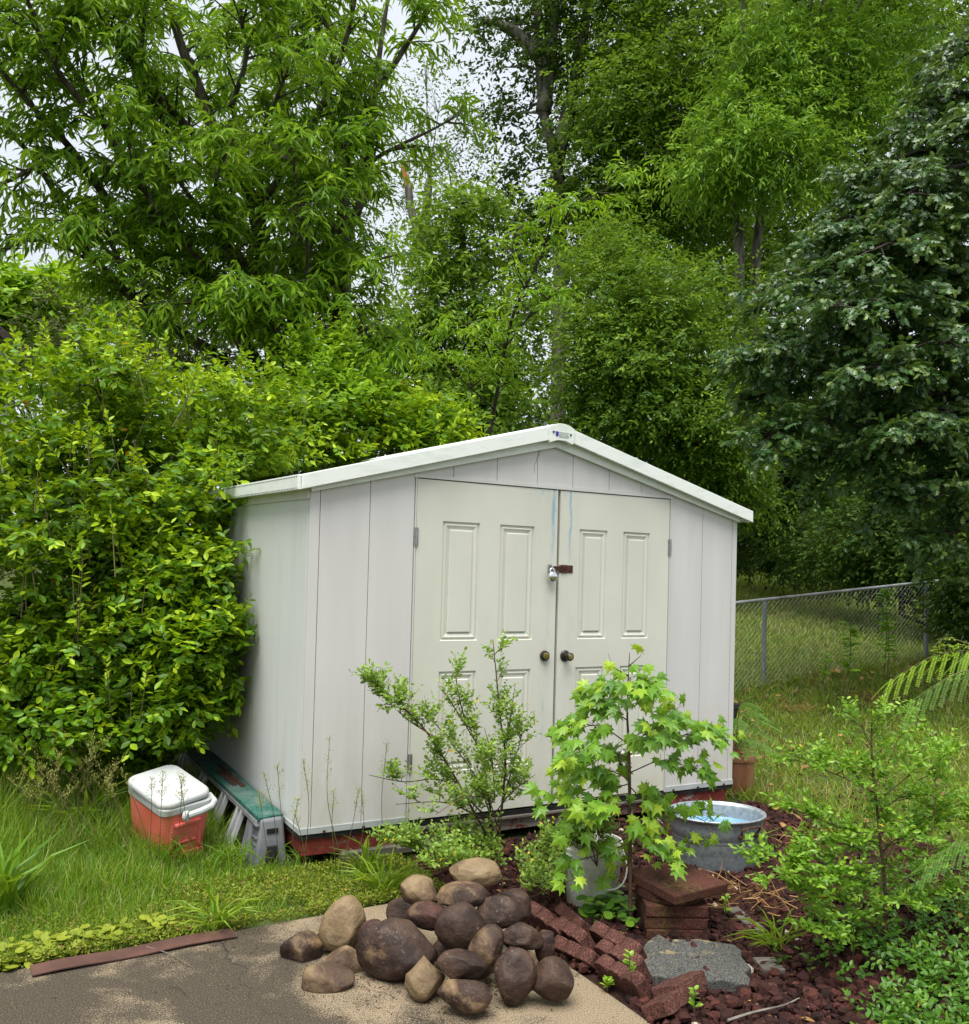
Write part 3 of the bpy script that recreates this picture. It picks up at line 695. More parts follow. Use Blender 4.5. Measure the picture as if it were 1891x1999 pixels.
def stone(cx, cy, w_, h_, dep, rot, amt, label, pal=0, taper=0, dm=.85, seed=0, lean=0, sq=2.0):
    cx, cy, w_, h_ = 500 + cx * .3465, 1600 + cy * .3465, w_ * .3465 * 1.06, h_ * .3465 * 1.05
    c = A(cx, cy, dep); a, b = px(w_ / 2, dep), px(h_ / 2, dep)
    bm = bmesh.new(); bmesh.ops.create_icosphere(bm, subdivisions=5, radius=1)
    rr = np.random.default_rng(seed * 31 + 5)
    planes = [(norm(rr.normal(size=3)), rr.uniform(.62, .88)) for _ in range(8)]
    off = Vector(rr.uniform(-50, 50, 3))
    for v in bm.verts:
        p = np.array(v.co)
        p = p / (np.sum(np.abs(p) ** sq) ** (1 / sq))
        for n_, d_ in planes:
            e = p @ n_ - d_
            if e > 0: p = p - n_ * e * .66
        r_ = 1 + .09 * mnoise.noise(Vector(p) * 1.1 + off) + .035 * mnoise.noise(Vector(p) * 2.7 + off) + .009 * mnoise.noise(Vector(p) * 8 + off)
        p = p * r_
        if taper: s_ = 1 - taper * (p[2] * .5 + .1); p[0] *= s_; p[1] *= s_
        p[0] += lean * p[2]
        v.co = p
    for f_ in bm.faces: f_.smooth = True
    P = np.array([v.co for v in bm.verts]); 
    lo, hi = P.min(0), P.max(0); P = (P - (lo + hi) / 2) / ((hi - lo) / 2)
    P = P * np.array([a, (a + b) / 2 * dm, b])
    # turn to face the viewer's side and roll in that plane
    M3 = np.array(Euler((0, 0, EUL[2])).to_matrix()) @ np.array(Euler((0, R(rot), 0)).to_matrix())
    for v, q in zip(bm.verts, P @ M3.T): v.co = q
    me = bpy.data.meshes.new('river_stone'); bm.to_mesh(me); bm.free()
    if pal == 0: m_ = stone_mat('stone', PUR, BRN, TAN, amt, seed * 7.3)
    elif pal == 1: m_ = stone_mat('stone', BRN, (.085, .055, .033), (.22, .155, .085), amt, seed * 7.3)
    else: m_ = stone_mat('stone', PUR, RED, TAN, amt, seed * 7.3)
    me.materials.append(m_)
    o = bpy.data.objects.new('river_stone', me); COL.objects.link(o); o.location = c
    return tag(o, label, 'stone', 'river stones piled on the patio')
stones = [
 (1235, 297, 285, 150, 4.20, 3, .80, 'pale tan oval stone topmost of the pile', 1, 0, .8),
 (925, 400, 220, 150, 4.18, 12, .50, 'tan and brown stone left of the two just under the topmost one', 1, 0, .9),
 (1165, 430, 285, 140, 4.10, -4, .30, 'brown oval stone directly beneath the pale topmost stone', 0, 0, .9),
 (975, 535, 240, 145, 4.05, 12, .25, 'brown egg shaped stone above the largest boulder', 2, 0, .9),
 (825, 525, 170, 170, 4.32, -30, .15, 'half hidden brown stone at the back above the largest boulder', 0, 0, .9),
 (1138, 607, 265, 250, 3.92, -38, .06, 'glossy purple brown stone leaning in the middle of the pile', 0, 0, .7),
 (1380, 525, 262, 185, 4.05, 14, .10, 'dark stone with chalky scratches right of the pile centre', 0, 0, .8),
 (1440, 500, 210, 205, 4.28, 10, .08, 'dark stone tucked behind the chalky scratched one', 0, 0, .8),
 (1497, 660, 245, 140, 3.98, 3, .08, 'smooth dark oval stone near the right end with grey lichen spot', 0, 0, .8),
 (1290, 745, 185, 300, 3.86, 18, .42, 'upright dark stone with a tan edge wedged in the pile centre', 0, 0, .9),
 (1155, 823, 268, 150, 3.72, 8, .06, 'dark speckled lens shaped stone above the front one', 0, 0, .8),
 (795, 728, 435, 310, 3.93, 4, .05, 'largest dark boulder with lichen dots', 0, 0, .85),
 (655, 655, 180, 165, 4.05, -35, .25, 'reddish stone peeping out behind the left of the largest boulder', 2, 0, .9),
 (492, 578, 235, 300, 4.16, 12, .85, 'tall tan egg shaped stone standing at the left', 1, .25, .85),
 (258, 742, 225, 225, 4.10, 35, .45, 'brown stone with tan top, farthest left of the pile', 0, 0, .9),
 (408, 893, 285, 160, 3.83, -4, .55, 'tan and brown oval stone lying in front at the left', 1, 0, .9),
 (500, 822, 225, 170, 3.98, 20, .55, 'reddish tan stone behind the oval one at the left front', 1, 0, .9),
 (950, 888, 215, 225, 3.74, 0, .62, 'triangular tan stone standing in front of the largest boulder', 1, .85, .8),
 (1175, 988, 295, 165, 3.62, 2, .33, 'front stone of the pile, dark with a tan patch on top', 0, 0, .85),
 (1455, 885, 235, 300, 3.72, 14, .15, 'tall dark stone standing at the right front', 0, 0, .75),
 (1483, 790, 200, 130, 3.90, 4, .25, 'flat reddish brown stone behind the tall dark one at the right', 2, 0, .9),
 (1670, 900, 232, 222, 3.72, 8, .05, 'round dark grey brown stone at the right end of the pile', 0, 0, .85),
 (1625, 715, 110, 175, 4.02, 10, .12, 'small upright reddish stone at the back right', 2, 0, .9),
 (375, 690, 80, 130, 4.30, 0, .05, 'small dark stone in the gap between the two left stones', 0, 0, .9),
 (1045, 745, 110, 120, 4.0, 0, .05, 'small dark stone behind the lens shaped one', 0, 0, .9),
]
for i, s_ in enumerate(stones): stone(*s_, seed=i + 1)
for (cx, cy, w_, h_, dep) in ((900, 640, 300, 200, 4.25), (1250, 640, 300, 300, 4.22), (1480, 800, 200, 200, 4.12)):
    pass

# ------------------------------------------------------------------ pavers, slab, edging
t = NT('red_paver')
f1 = t.rng(t.noise(6, 5, .6), .35, .65); f2 = t.rng(t.noise(150, 4, .75), .42, .6)
colr = t.mix(f1, t.mix(f2, (.025, .013, .010), (.075, .033, .024)), t.mix(f2, (.05, .021, .015), (.16, .062, .042)))
mo = t.math('MULTIPLY', t.rng(t.noise(5, 4, off=4), .52, .66), t.rng(t.noise(40, 3), .4, .6))
M['red_paver'] = t.set(t.mix(t.math('MULTIPLY', mo, .6), colr, (.15, .11, .035)), .9, .15, None, t.noise(260, 3, .7), .6, .003)
t = NT('red_edger')
f2 = t.rng(t.noise(190, 4, .8), .46, .62); f1 = t.rng(t.noise(7, 4), .35, .65)
colr = t.mix(f2, t.mix(f1, (.024, .011, .009), (.058, .024, .019)), (.18, .08, .062))
M['red_edger'] = t.set(colr, .9, .15, None, t.noise(330, 3, .7), .7, .003)
t = NT('grey_slab')
f2 = t.rng(t.noise(170, 4, .85), .47, .60); f1 = t.rng(t.noise(5, 4), .35, .65)
colr = t.mix(f2, t.mix(f1, (.022, .022, .02), (.038, .038, .035)), (.165, .165, .15))
ye = t.math('MULTIPLY', t.rng(t.noise(14, 3, off=2), .55, .62), t.rng(t.xyz()[1], .0, .2, 0, .7))
M['grey_slab'] = t.set(t.mix(ye, colr, (.34, .27, .12)), .9, .2, None, t.noise(380, 3, .7), .5, .002)
pc_ = np.array([1.40, -1.50])
def paver(z, kind, yaw, dx, dy, label, sz=.30, th=.055):
    mb = MB()
    if kind == 'square': mb.box((-sz / 2, -sz / 2, 0), (sz / 2, sz / 2, th))
    else: mb.lathe([(sz / 2, 0), (sz / 2, th)], 36, close=True)
    o = mb.build(kind + '_paver', 'red_paver', None, (pc_[0] + dx, pc_[1] + dy, z), bevel=.006, world=False, bang=50)
    o.rotation_euler = (R(random.uniform(-.8, .8)), R(random.uniform(-.8, .8)), yaw)
    return tag(o, label, 'paver', 'red pavers stacked beside the galvanized tub')
paver(-.215, 'square', EUL[2] + R(1), .0, .0, 'bottom square red paver of the stack half sunk in mulch')
paver(-.158, 'square', EUL[2] - R(1), .0, .005, 'square red paver second from the bottom of the stack')
paver(-.100, 'square', EUL[2] + R(.5), -.005, .0, 'square brown paver just below the round one')
paver(-.044, 'round', 0, .0, .01, 'round red paver turned between the square ones', .335, .045)
pt_ = paver(.004, 'square', R(2), .005, -.03, 'mossy square red paver laid crooked on top of the stack', .345, .045); pt_.rotation_euler = (R(2), R(-1), R(2))
# scallop-edged grey slab
sp_px = [(1247, 1862), (1262, 1838), (1285, 1822), (1300, 1832), (1330, 1833), (1362, 1832), (1398, 1838), (1432, 1843), (1448, 1855), (1447, 1866), (1455, 1876), (1466, 1888), (1455, 1898), (1464, 1908), (1462, 1920), (1440, 1920), (1412, 1912), (1378, 1914), (1345, 1916), (1315, 1910), (1290, 1905), (1272, 1905), (1262, 1890), (1255, 1880)]
P = [atz(x, y, -.155) for x, y in sp_px]; cc = np.mean(P, 0)
mb = MB(); n = len(P); V = [p for p in P] + [p - [0, 0, .05] for p in P]
mb.add(np.array(V), [list(range(n - 1, -1, -1)), list(range(n, 2 * n))] + [[i, (i + 1) % n, (i + 1) % n + n, i + n] for i in range(n)])
tag(mb.build('stepping_slab', 'grey_slab', None, cc - [0, 0, .05], bevel=.006, bang=50), 'speckled grey scallop edged slab lying on the red mulch', 'slab')
def edger_mesh():
    """a scallop-topped edging block: three humps along X, thick in Y"""
    L_, th, hh, nb = .27, .058, .13, 3
    pts = [(-L_ / 2, 0)]
    for b in range(nb):
        for u in np.linspace(0, math.pi, 7)[(0 if b == 0 else 1):]: pts.append((-L_ / 2 + L_ / nb * (b + .5 - .5 * math.cos(u)), hh - .022 + .022 * math.sin(u)))
    pts.append((L_ / 2, 0))
    mb = MB(); mb.prism(pts[::-1], -th / 2, th / 2)
    for b in range(nb - 1):                                   # grooves between the humps
        x = -L_ / 2 + L_ / nb * (b + 1); mb.box((x - .003, -th / 2 - .0015, 0), (x + .003, -th / 2 - .0005, hh - .02), mi=1)
    return mb
e0 = edger_mesh().build('scalloped_edger', ['red_edger', 'black'], None, (0, 0, 0), bevel=.004, world=False, bang=55)
# (x, y, height, yaw, lean): long side roughly along the patio edge, leaning on one another
eds = [(.815, -1.30, .00, 92, 38, 'scalloped red edger against the patio slab, beside the end of the stone pile'),
       (.795, -1.615, .00, 87, 40, 'scalloped red edger against the patio slab, middle of the front row'),
       (.785, -1.925, .005, 94, 36, 'scalloped red edger against the patio slab, nearest the bottom edge'),
       (.885, -1.20, .015, 96, 40, 'scalloped red edger at the far end of the second row'),
       (.872, -1.52, .02, 88, 36, 'speckled scalloped edger in the middle of the second row'),
       (.862, -1.83, .025, 93, 33, 'seedling topped scalloped edger of the second row'),
       (.965, -1.36, .02, 90, 44, 'dark smooth edger of the back row below the white bucket'),
       (.945, -1.68, .035, 97, 35, 'highest scalloped edger, touching the grey slab corner'),
       (.86, -1.06, .0, 40, 20, 'farthest scalloped red edger, standing askew behind the stone pile'),
       (.82, -2.10, .03, 20, 62, 'edger seen end on at the front, left one of the two'),
       (.915, -2.02, .03, 14, 66, 'edger seen end on at the front, right one of the two')]
for i, (x, y, z, yaw, ln, lab) in enumerate(eds):
    o = e0 if i == 0 else e0.copy()
    if i: COL.objects.link(o)
    q_ = np.random.default_rng(i + 40); jt = q_.uniform(-1, 1, 4)
    o.matrix_world = Matrix.Translation((x + .02 * jt[0], y, -.222 + z + .012 * abs(jt[1]))) @ Matrix.Rotation(R(yaw + 13 * jt[1]), 4, 'Z') @ Matrix.Rotation(R(7 * jt[3]), 4, 'Y') @ Matrix.Rotation(R((-ln if i < 9 else ln) + 13 * jt[2]), 4, 'X')
    tag(o, lab, 'edging block', 'scalloped red edging blocks by the patio corner')
# bits of wood in the bed
for (x0, y0, x1, y1, wd, mat_, lab) in ((1428, 1775, 1486, 1822, .035, 'grey_wood', 'grey wooden board lying in the mulch right of the paver stack'),
                                        (1490, 1873, 1512, 1898, .05, 'grey_wood', 'short block of weathered wood right of the grey slab')):
    a, b = atz(x0, y0, -.185), atz(x1, y1, -.185); d_ = norm(b - a); n_ = np.array([-d_[1], d_[0], 0]) * wd
    mb = MB(); loft(mb, [[p - n_ - [0, 0, .02], p + n_ - [0, 0, .02], p + n_ + [0, 0, .012], p - n_ + [0, 0, .012]] for p in (a, b)])
    tag(mb.build('wood_piece', mat_, None, (a + b) / 2, bevel=.003), lab, 'wood')
a = atz(1504, 1927, -.18); bm_ = MB(); bm_.lathe([(.001, -.02), (.03, -.014), (.042, 0), (.03, .012), (.001, .017)], 14, c=a, sx=1, sy=.55); tag(bm_.build('flat_stone', 'red_edger', None, a, smooth=True), 'smooth flat dark red stone in the mulch before the wood block', 'stone')

# ------------------------------------------------------------------ galvanized tub
t = NT('galvanized')
v = t.vor(38); sp_ = t.rng(t.noise(30, 4, .6), .35, .65)
M['galvanized'] = t.set(t.mix(t.math('ADD', t.math('MULTIPLY', t.rng(v.outputs['Distance'], .1, .6), .5), t.math('MULTIPLY', sp_, .5)), (.20, .24, .27), (.40, .45, .48)), .42, .5, .55, sp_, .05, .005)
M['tub_blue'] = simple('tub_blue', (.07, .26, .5), (.25, .42, .55), 7, .25, .5)
tc_ = atz(1414, 1640, -.2); tc_ = np.array([2.27, -.90, -.215])
tub = thing('wash_tub', tc_, 'oval galvanized steel wash tub with rusty handles and bluish water', 'tub')
mb = MB(); rx, ry = .285, .225
pr_ = [(.80, 0), (.83, .03), (.90, .17), (.905, .178), (.92, .182), (.925, .192), (.928, .205), (.945, .21), (.96, .25), (1.0, .305), (1.02, .31), (1.02, .318), (.985, .318), (.96, .30), (.92, .19), (.82, .03), (.78, .014), (.001, .014)]
mb.lathe(pr_, 56, c=(0, 0, 0), sx=rx, sy=ry); mb.build('tub_wall', 'galvanized', tub, world=False, smooth=True)
rm = MB(); a = np.linspace(0, 2 * np.pi, 57); rm.tube(np.stack([rx * 1.015 * np.cos(a), ry * 1.015 * np.sin(a), np.full(57, .316)], 1), .008, .008, 8, cap=False); rm.build('rolled_rim', 'galvanized', tub, world=False, smooth=True)
wt = MB(); wt.lathe([(.945, .235), (.001, .2355)], 48, sx=rx, sy=ry); wt.build('water', 'tub_blue', tub, world=False)
for an in (-90 + 25, 90 + 25):
    ca, sa = math.cos(R(an)), math.sin(R(an)); T_n = norm(np.array([-rx * sa, ry * ca, 0]))
    p = np.array([rx * .975 * ca, ry * .975 * sa, .262]); out = norm(np.array([ca / rx, sa / ry, 0]))
    hd = MB(); hd.tube(curve([p - T_n * .06 + [0, 0, -.02], p - T_n * .06 + out * .022 + [0, 0, .022], p + T_n * .06 + out * .022 + [0, 0, .022], p + T_n * .06 + [0, 0, -.02]], 6), .006, .006, 8)
    for q in (-.06, .06): hd.tube([p + T_n * q + [0, 0, -.028] - out * .01, p + T_n * q + [0, 0, -.028] + out * .014], .014, .012, 8)
    hd.build('handle', 'rust', tub, world=False)
tub.rotation_euler = (0, 0, R(-22))

# ------------------------------------------------------------------ buckets
t = NT('white_bucket')
X, Y, Z = t.xyz(); g_ = t.math('MULTIPLY', t.rng(t.noise(9, 5, stretch=(1, 1, .4)), .42, .65), t.rng(Z, .05, .4, .9, .4))
M['white_bucket'] = t.set(t.mix(g_, (.62, .62, .57), (.30, .28, .17)), .45, .4)
t = NT('terracotta_plastic')
X, Y, Z = t.xyz(); g_ = t.math('MULTIPLY', t.rng(t.noise(6, 4, stretch=(1, 1, .4)), .4, .62), .8)
M['brown_bucket'] = t.set(t.mix(g_, (.24, .085, .045), (.36, .21, .12)), .5, .35)
def bucket(loc, r, h, mat_, label, cat='bucket'):
    o = thing('bucket', loc, label, cat)
    mb = MB(); pr_ = [(.001, 0), (.86, 0), (.87, .01), (.965, .68), (1.03, .69), (1.04, .72), (1.04, .80), (1.035, .82), (.985, .825), (.99, .88), (1.03, .885), (1.03, .91), (.99, .915), (.995, .975), (1.03, .98), (1.03, 1.0), (.97, 1.0), (.95, .9), (.86, .55), (.84, .12)]
    mb.lathe([(a * r, b * h) for a, b in pr_], 40); bo = mb.build('bucket_wall', mat_, o, world=False, smooth=True)
    m_ = bo.modifiers.new('split', 'EDGE_SPLIT'); m_.split_angle = R(40)
    s_ = MB(); s_.lathe([(.96 * r, .84 * h), (.001, .845 * h)], 32); s_.build('potting_soil', 'soil', o, world=False)
    return o
bk = bucket(atz(1166, 1787, -.205) + np.array([.06, .13, 0]) , .150, .335, 'white_bucket', 'dirty white plastic bucket at the foot of the maple leaved sapling')
hb = MB(); a = np.linspace(0, math.pi, 17)
hb.tube(np.stack([-.155 * np.cos(a) * math.cos(EUL[2]), -.155 * np.cos(a) * math.sin(EUL[2]) - .04 * np.sin(a), .29 - .17 * np.sin(a)], 1) + np.array([0, -.10, 0]) * np.sin(a)[:, None], .004, .004, 6); hb.build('bail_handle', 'white_plate', bk, world=False)
bb = bucket((3.62, .30, -.2), .155, .37, 'brown_bucket', 'terracotta coloured plastic bucket behind the right shed corner')
tw = MB(); tw.tube([(.02, 0, .3), (.05, -.02, .46)], .008, .006, 6); tw.tube([(-.04, .03, .3), (-.01, .0, .45)], .007, .005, 6); tw.build('dead_stem', 'bark_dark', bb, world=False)
pl_ = thing('planter', (4.02, 1.02, -.2), 'dark square plastic planter on a post behind the shed', 'planter')
mb = MB(); loft(mb, [rbox(0, 0, .30, .30, .30, 1, .02)[0], rbox(0, 0, .36, .36, .52, 1, .02)[0], rbox(0, 0, .38, .38, .525, 1, .02)[0], rbox(0, 0, .38, .38, .56, 1, .02)[0], rbox(0, 0, .34, .34, .56, 1, .02)[0], rbox(0, 0, .32, .32, .45, 1, .02)[0]]); mb.build('planter_box', 'black', pl_, world=False)
mb = MB(); mb.box((-.07, -.07, 0), (.07, .07, .30)); mb.build('post', 'black', pl_, world=False)

# ------------------------------------------------------------------ chain-link fence
p1, p2 = np.array([7.05, 3.26]), np.array([10.02, 3.10])
fd = (p2 - p1) / np.linalg.norm(p2 - p1); fl_ = np.linalg.norm(p2 - p1)
fence = thing('chain_link_fence', (p1[0], p1[1], float(ground_z(*p1))), 'galvanized chain link fence climbing to the right behind the lawn', 'fence')
M['galv_post'] = simple('galv_post', (.16, .18, .2), (.27, .29, .31), 8, .45, .5, .4)
M['galv_rail'] = simple('galv_rail', (.42, .45, .46), (.16, .13, .10), 2.2, .5, .5, .3, lo=.45, hi=.7)
M['galv_wire'] = simple('galv_wire', (.46, .48, .45), (.34, .35, .33), 4, .5, .5, .2)
fz = lambda s_: np.array([p1[0] + fd[0] * s_, p1[1] + fd[1] * s_, float(ground_z(p1[0] + fd[0] * s_, p1[1] + fd[1] * s_))])
topz = lambda s_: -.04 + (1.155 + .085 * s_) 
posts = [-2 * fl_, -fl_, 0, fl_, 2 * fl_]
for s_ in posts:
    b = fz(s_); mb = MB(); mb.tube([b - [0, 0, .1], [b[0], b[1], topz(s_) - .02]], .028, .028, 12)
    mb.tube([[b[0], b[1], topz(s_) - .10], [b[0], b[1], topz(s_) - .015]], .033, .033, 12)
    for z in (.35, .75): mb.tube([[b[0], b[1], b[2] + z], [b[0], b[1], b[2] + z + .012]], .034, .034, 12)
    mb.build('fence_post', 'galv_post', fence)
sr = np.linspace(posts[0], posts[-1], 40)
mb = MB(); mb.tube([[*fz(s_)[:2], topz(s_)] for s_ in sr], .021, .021, 10); tr = mb.build('top_rail', 'galv_rail', fence)
for s_ in np.arange(-2 * fl_ + .3, 2 * fl_, .62):
    mb = MB(); q = np.array([*fz(s_)[:2], topz(s_)]); mb.tube([q - [.005, 0, 0], q + [.005, 0, 0]], .026, .026, 10); mb.build('tie_wire', 'galv_wire', tr)
mb = MB(); pit = .080; hn = 15
for s0 in np.arange(-2 * fl_ - 1.2, 2 * fl_ + 1.2, pit):
    for sg in (1, -1):
        pts = []
        for k_ in range(hn * 2 + 1):
            u = k_ / (hn * 2); s_ = s0 + sg * u * pit * hn
            if not (-2 * fl_ <= s_ <= 2 * fl_): 
                if pts: break
                continue
            g = fz(s_); zb = g[2] + .02; zt = topz(s_) - .02
            pts.append([g[0] + fd[1] * .004 * (-1) ** k_, g[1] - .03 + sg * .004 * (-1) ** k_, zb + (zt - zb) * u])
        if len(pts) > 2: mb.tube(pts, .0013 if sg > 0 else .0008, None, 3, cap=False)
mb.build('wire_mesh', 'galv_wire', fence)

# ------------------------------------------------------------------ neighbouring house, far left
M['house_wall'] = simple('house_wall', (.34, .36, .38), (.42, .43, .44), 3, .7, .2)
M['house_roof'] = simple('house_roof', (.06, .045, .04), (.1, .08, .07), 12, .9, .1)
hc = A(-120, 700, 20)
house = thing('house', (hc[0], hc[1], -.1), 'grey sided neighbouring house with brown roof at the left edge behind the shrubs', 'house')
u = np.array([math.cos(R(28)), math.sin(R(28)), 0]); v_ = np.array([-u[1], u[0], 0])
def hp_(a, b, z): return np.array([hc[0], hc[1], 0]) + u * a + v_ * b + [0, 0, z]
ze = A(36, 665, 20)[2]
wl_ = 1.75
mb = MB(); poly = [(-7, 0), (wl_, 0), (wl_, ze - .1), (-2.6, ze + 2.4), (-7, ze - .1)]
V = [hp_(a, 0, z) for a, z in poly] + [hp_(a, 8, z) for a, z in poly]; n = 5
mb.add(np.array(V), [list(range(n)), list(range(2 * n - 1, n - 1, -1))] + [[i, i + n, (i + 1) % n + n, (i + 1) % n] for i in range(n)]); mb.build('wall', 'house_wall', house)
mb = MB(); poly = [(wl_ + .35, ze - .32), (-2.6, ze + 2.42), (-2.6, ze + 2.62), (wl_ + .35, ze - .10)]
V = [hp_(a, -.4, z) for a, z in poly] + [hp_(a, 8.4, z) for a, z in poly]; n = 4
mb.add(np.array(V), [list(range(n)), list(range(2 * n - 1, n - 1, -1))] + [[i, i + n, (i + 1) % n + n, (i + 1) % n] for i in range(n)]); mb.build('roof', 'house_roof', house)

# ------------------------------------------------------------------ trees and shrubs
def tree(name, label, cat, base, trunks, limbs, leaf, bark, group=None):
    """thing > trunk, crown; trunks and limbs are (points, r0, r1)"""
    o = thing(name, base, label, cat, group)
    mb = MB()
    for p, r0, r1 in trunks + limbs: mb.tube(curve(p, 5), r0, r1, 8 if r0 > .05 else 5)
    mb.build('trunk', bark, o, smooth=True)
    return o
def nearest_on(pts, c):
    P = curve(pts, 5); return P[np.argmin(np.sum((P - c) ** 2 * [1, 1, 1.6], 1) + 1e3 * (P[:, 2] > c[2] + .3))]
def blob_tree(name, label, cat, trunks, blobs, tpl, leafm, bark, leaf, wid, nsp, k=7, tl=.45, tint=.35, droop=.35, group=None, tvar=.28, shell=.4, part='crown', cull=None, tr0=.14, tr1=.03, limb=.035, gold=0, zsq=.8, updir=.15, clus=0, flat=.6, cr=.3):
    """trunks: polylines in (px, py, depth); blobs: (px, py, depth, radius in px, leaf share, tint shift)"""
    tks = [np.array([A(*q) for q in tk]) for tk in trunks]
    base = tks[0][0]
    o = thing(name, base, label, cat, group)
    tm = MB()
    for tk in tks: tm.tube(curve(tk, 5), tr0, tr1, 9)
    cm = MB()
    for b in blobs:
        bx, by, bd, br = b[:4]; sh_ = b[4] if len(b) > 4 else 1.; ti = b[5] if len(b) > 5 else 0.
        c = A(bx, by, bd); r = px(br, bd)
        rad = np.array([r, r, r * zsq])
        st = min((nearest_on(tk, c) for tk in tks), key=lambda q: np.sum((q - c) ** 2))
        mid = (st + c) / 2 + [0, 0, .12 * r]
        tm.tube(curve([st, mid, c], 4), limb, limb * .35, 5)
        for _ in range(6):
            e, _u = blob_pts(c, rad, 1, .6); tm.tube(curve([c + (st - c) * .2, (c + e[0]) / 2 + [0, 0, .08 * r], e[0]], 3), limb * .4, limb * .12, 4)
        n = int(nsp * sh_)
        if clus:                       # leaf clumps with gaps between them
            nc = max(3, n // clus); P0_, U0 = blob_pts(c, rad, nc, shell); ix = rng.integers(0, nc, n)
            U = U0[ix]; P = P0_[ix] + cr * tl * rng.normal(size=(n, 3)) * [1.3, 1.3, .7]
            U = norm(U + .9 * rvec(n)); ti = ti + (.16 * rng.normal(size=nc))[ix][:, None]
        else: P, U = blob_pts(c, rad, n, shell)
        d = U * 1.0 + np.array([0, 0, updir]) + .5 * rng.normal(size=P.shape)
        sprays(cm, tpl, P, d, k, tl, leaf, wid, droop, tint + ti, tvar, .32, cull=cull, gold=gold, flat=flat)
    tm.build('trunk', bark, o, smooth=True)
    cm.build(part, leafm, o)
    return o
def limb_tree(name, label, cat, base, trunks, limbs, tpl, leafm, bark, leaf, wid, per_m, k, tl, twl=(.35, 1.0), droop=.6, tint=.4, t0=.12, twig_rise=.15, part='crown', cull=None, updir=0, tvar=.26, keep=None, tw_r=.012, gold=0):
    """leafy branchlets spring from traced limbs; limbs are (points, r0, r1, density)"""
    o = thing(name, base, label, cat)
    tm, cm = MB(), MB()
    for p, r0, r1 in trunks: tm.tube(curve(p, 6), r0, r1, 10)
    for p, r0, r1, den in limbs:
        C = curve(p, 8); tm.tube(C, r0, r1, 7)
        seg = np.linalg.norm(np.diff(C, axis=0), axis=1); L = seg.sum(); cum = np.concatenate([[0], np.cumsum(seg)]) / L
        n = int(L * per_m * den)
        tt = t0 + (1 - t0) * rng.random(n)
        P = np.stack([np.interp(tt, cum, C[:, i]) for i in range(3)], 1)
        T = norm(np.stack([np.interp(tt + .03, cum, C[:, i]) for i in range(3)], 1) - P + 1e-6)
        d = norm(rvec(n) * [1, 1, .35] + T * .55 + [0, 0, twig_rise])
        ln = rng.uniform(*twl, n) * (1 - .45 * tt)
        E_ = P + d * ln[:, None] - np.array([0, 0, .18]) * (ln ** 2)[:, None]
        for a, b, l_ in zip(P, E_, ln):
            tm.tube([a, (a + b) / 2 + [0, 0, .05 * l_], b], tw_r, tw_r * .35, 4, cap=False)
        # sprays along every branchlet
        ns = 5
        for j in range(ns):
            s_ = .3 + .7 * j / (ns - 1)
            B = P + (E_ - P) * s_ + np.array([0, 0, .04]) * ln[:, None]
            dd = norm(d * .8 + .7 * rvec(n) * [1, 1, .4] + [0, 0, updir])
            if keep is not None: m = keep(B); Bm, dm_ = B[m], dd[m]
            else: Bm, dm_ = B, dd
            sprays(cm, tpl, Bm, dm_, k, tl, leaf, wid, droop, tint, tvar, .25, cull=cull, gold=gold)
    tm.build('trunk', bark, o, smooth=True); cm.build(part, leafm, o)
    return o

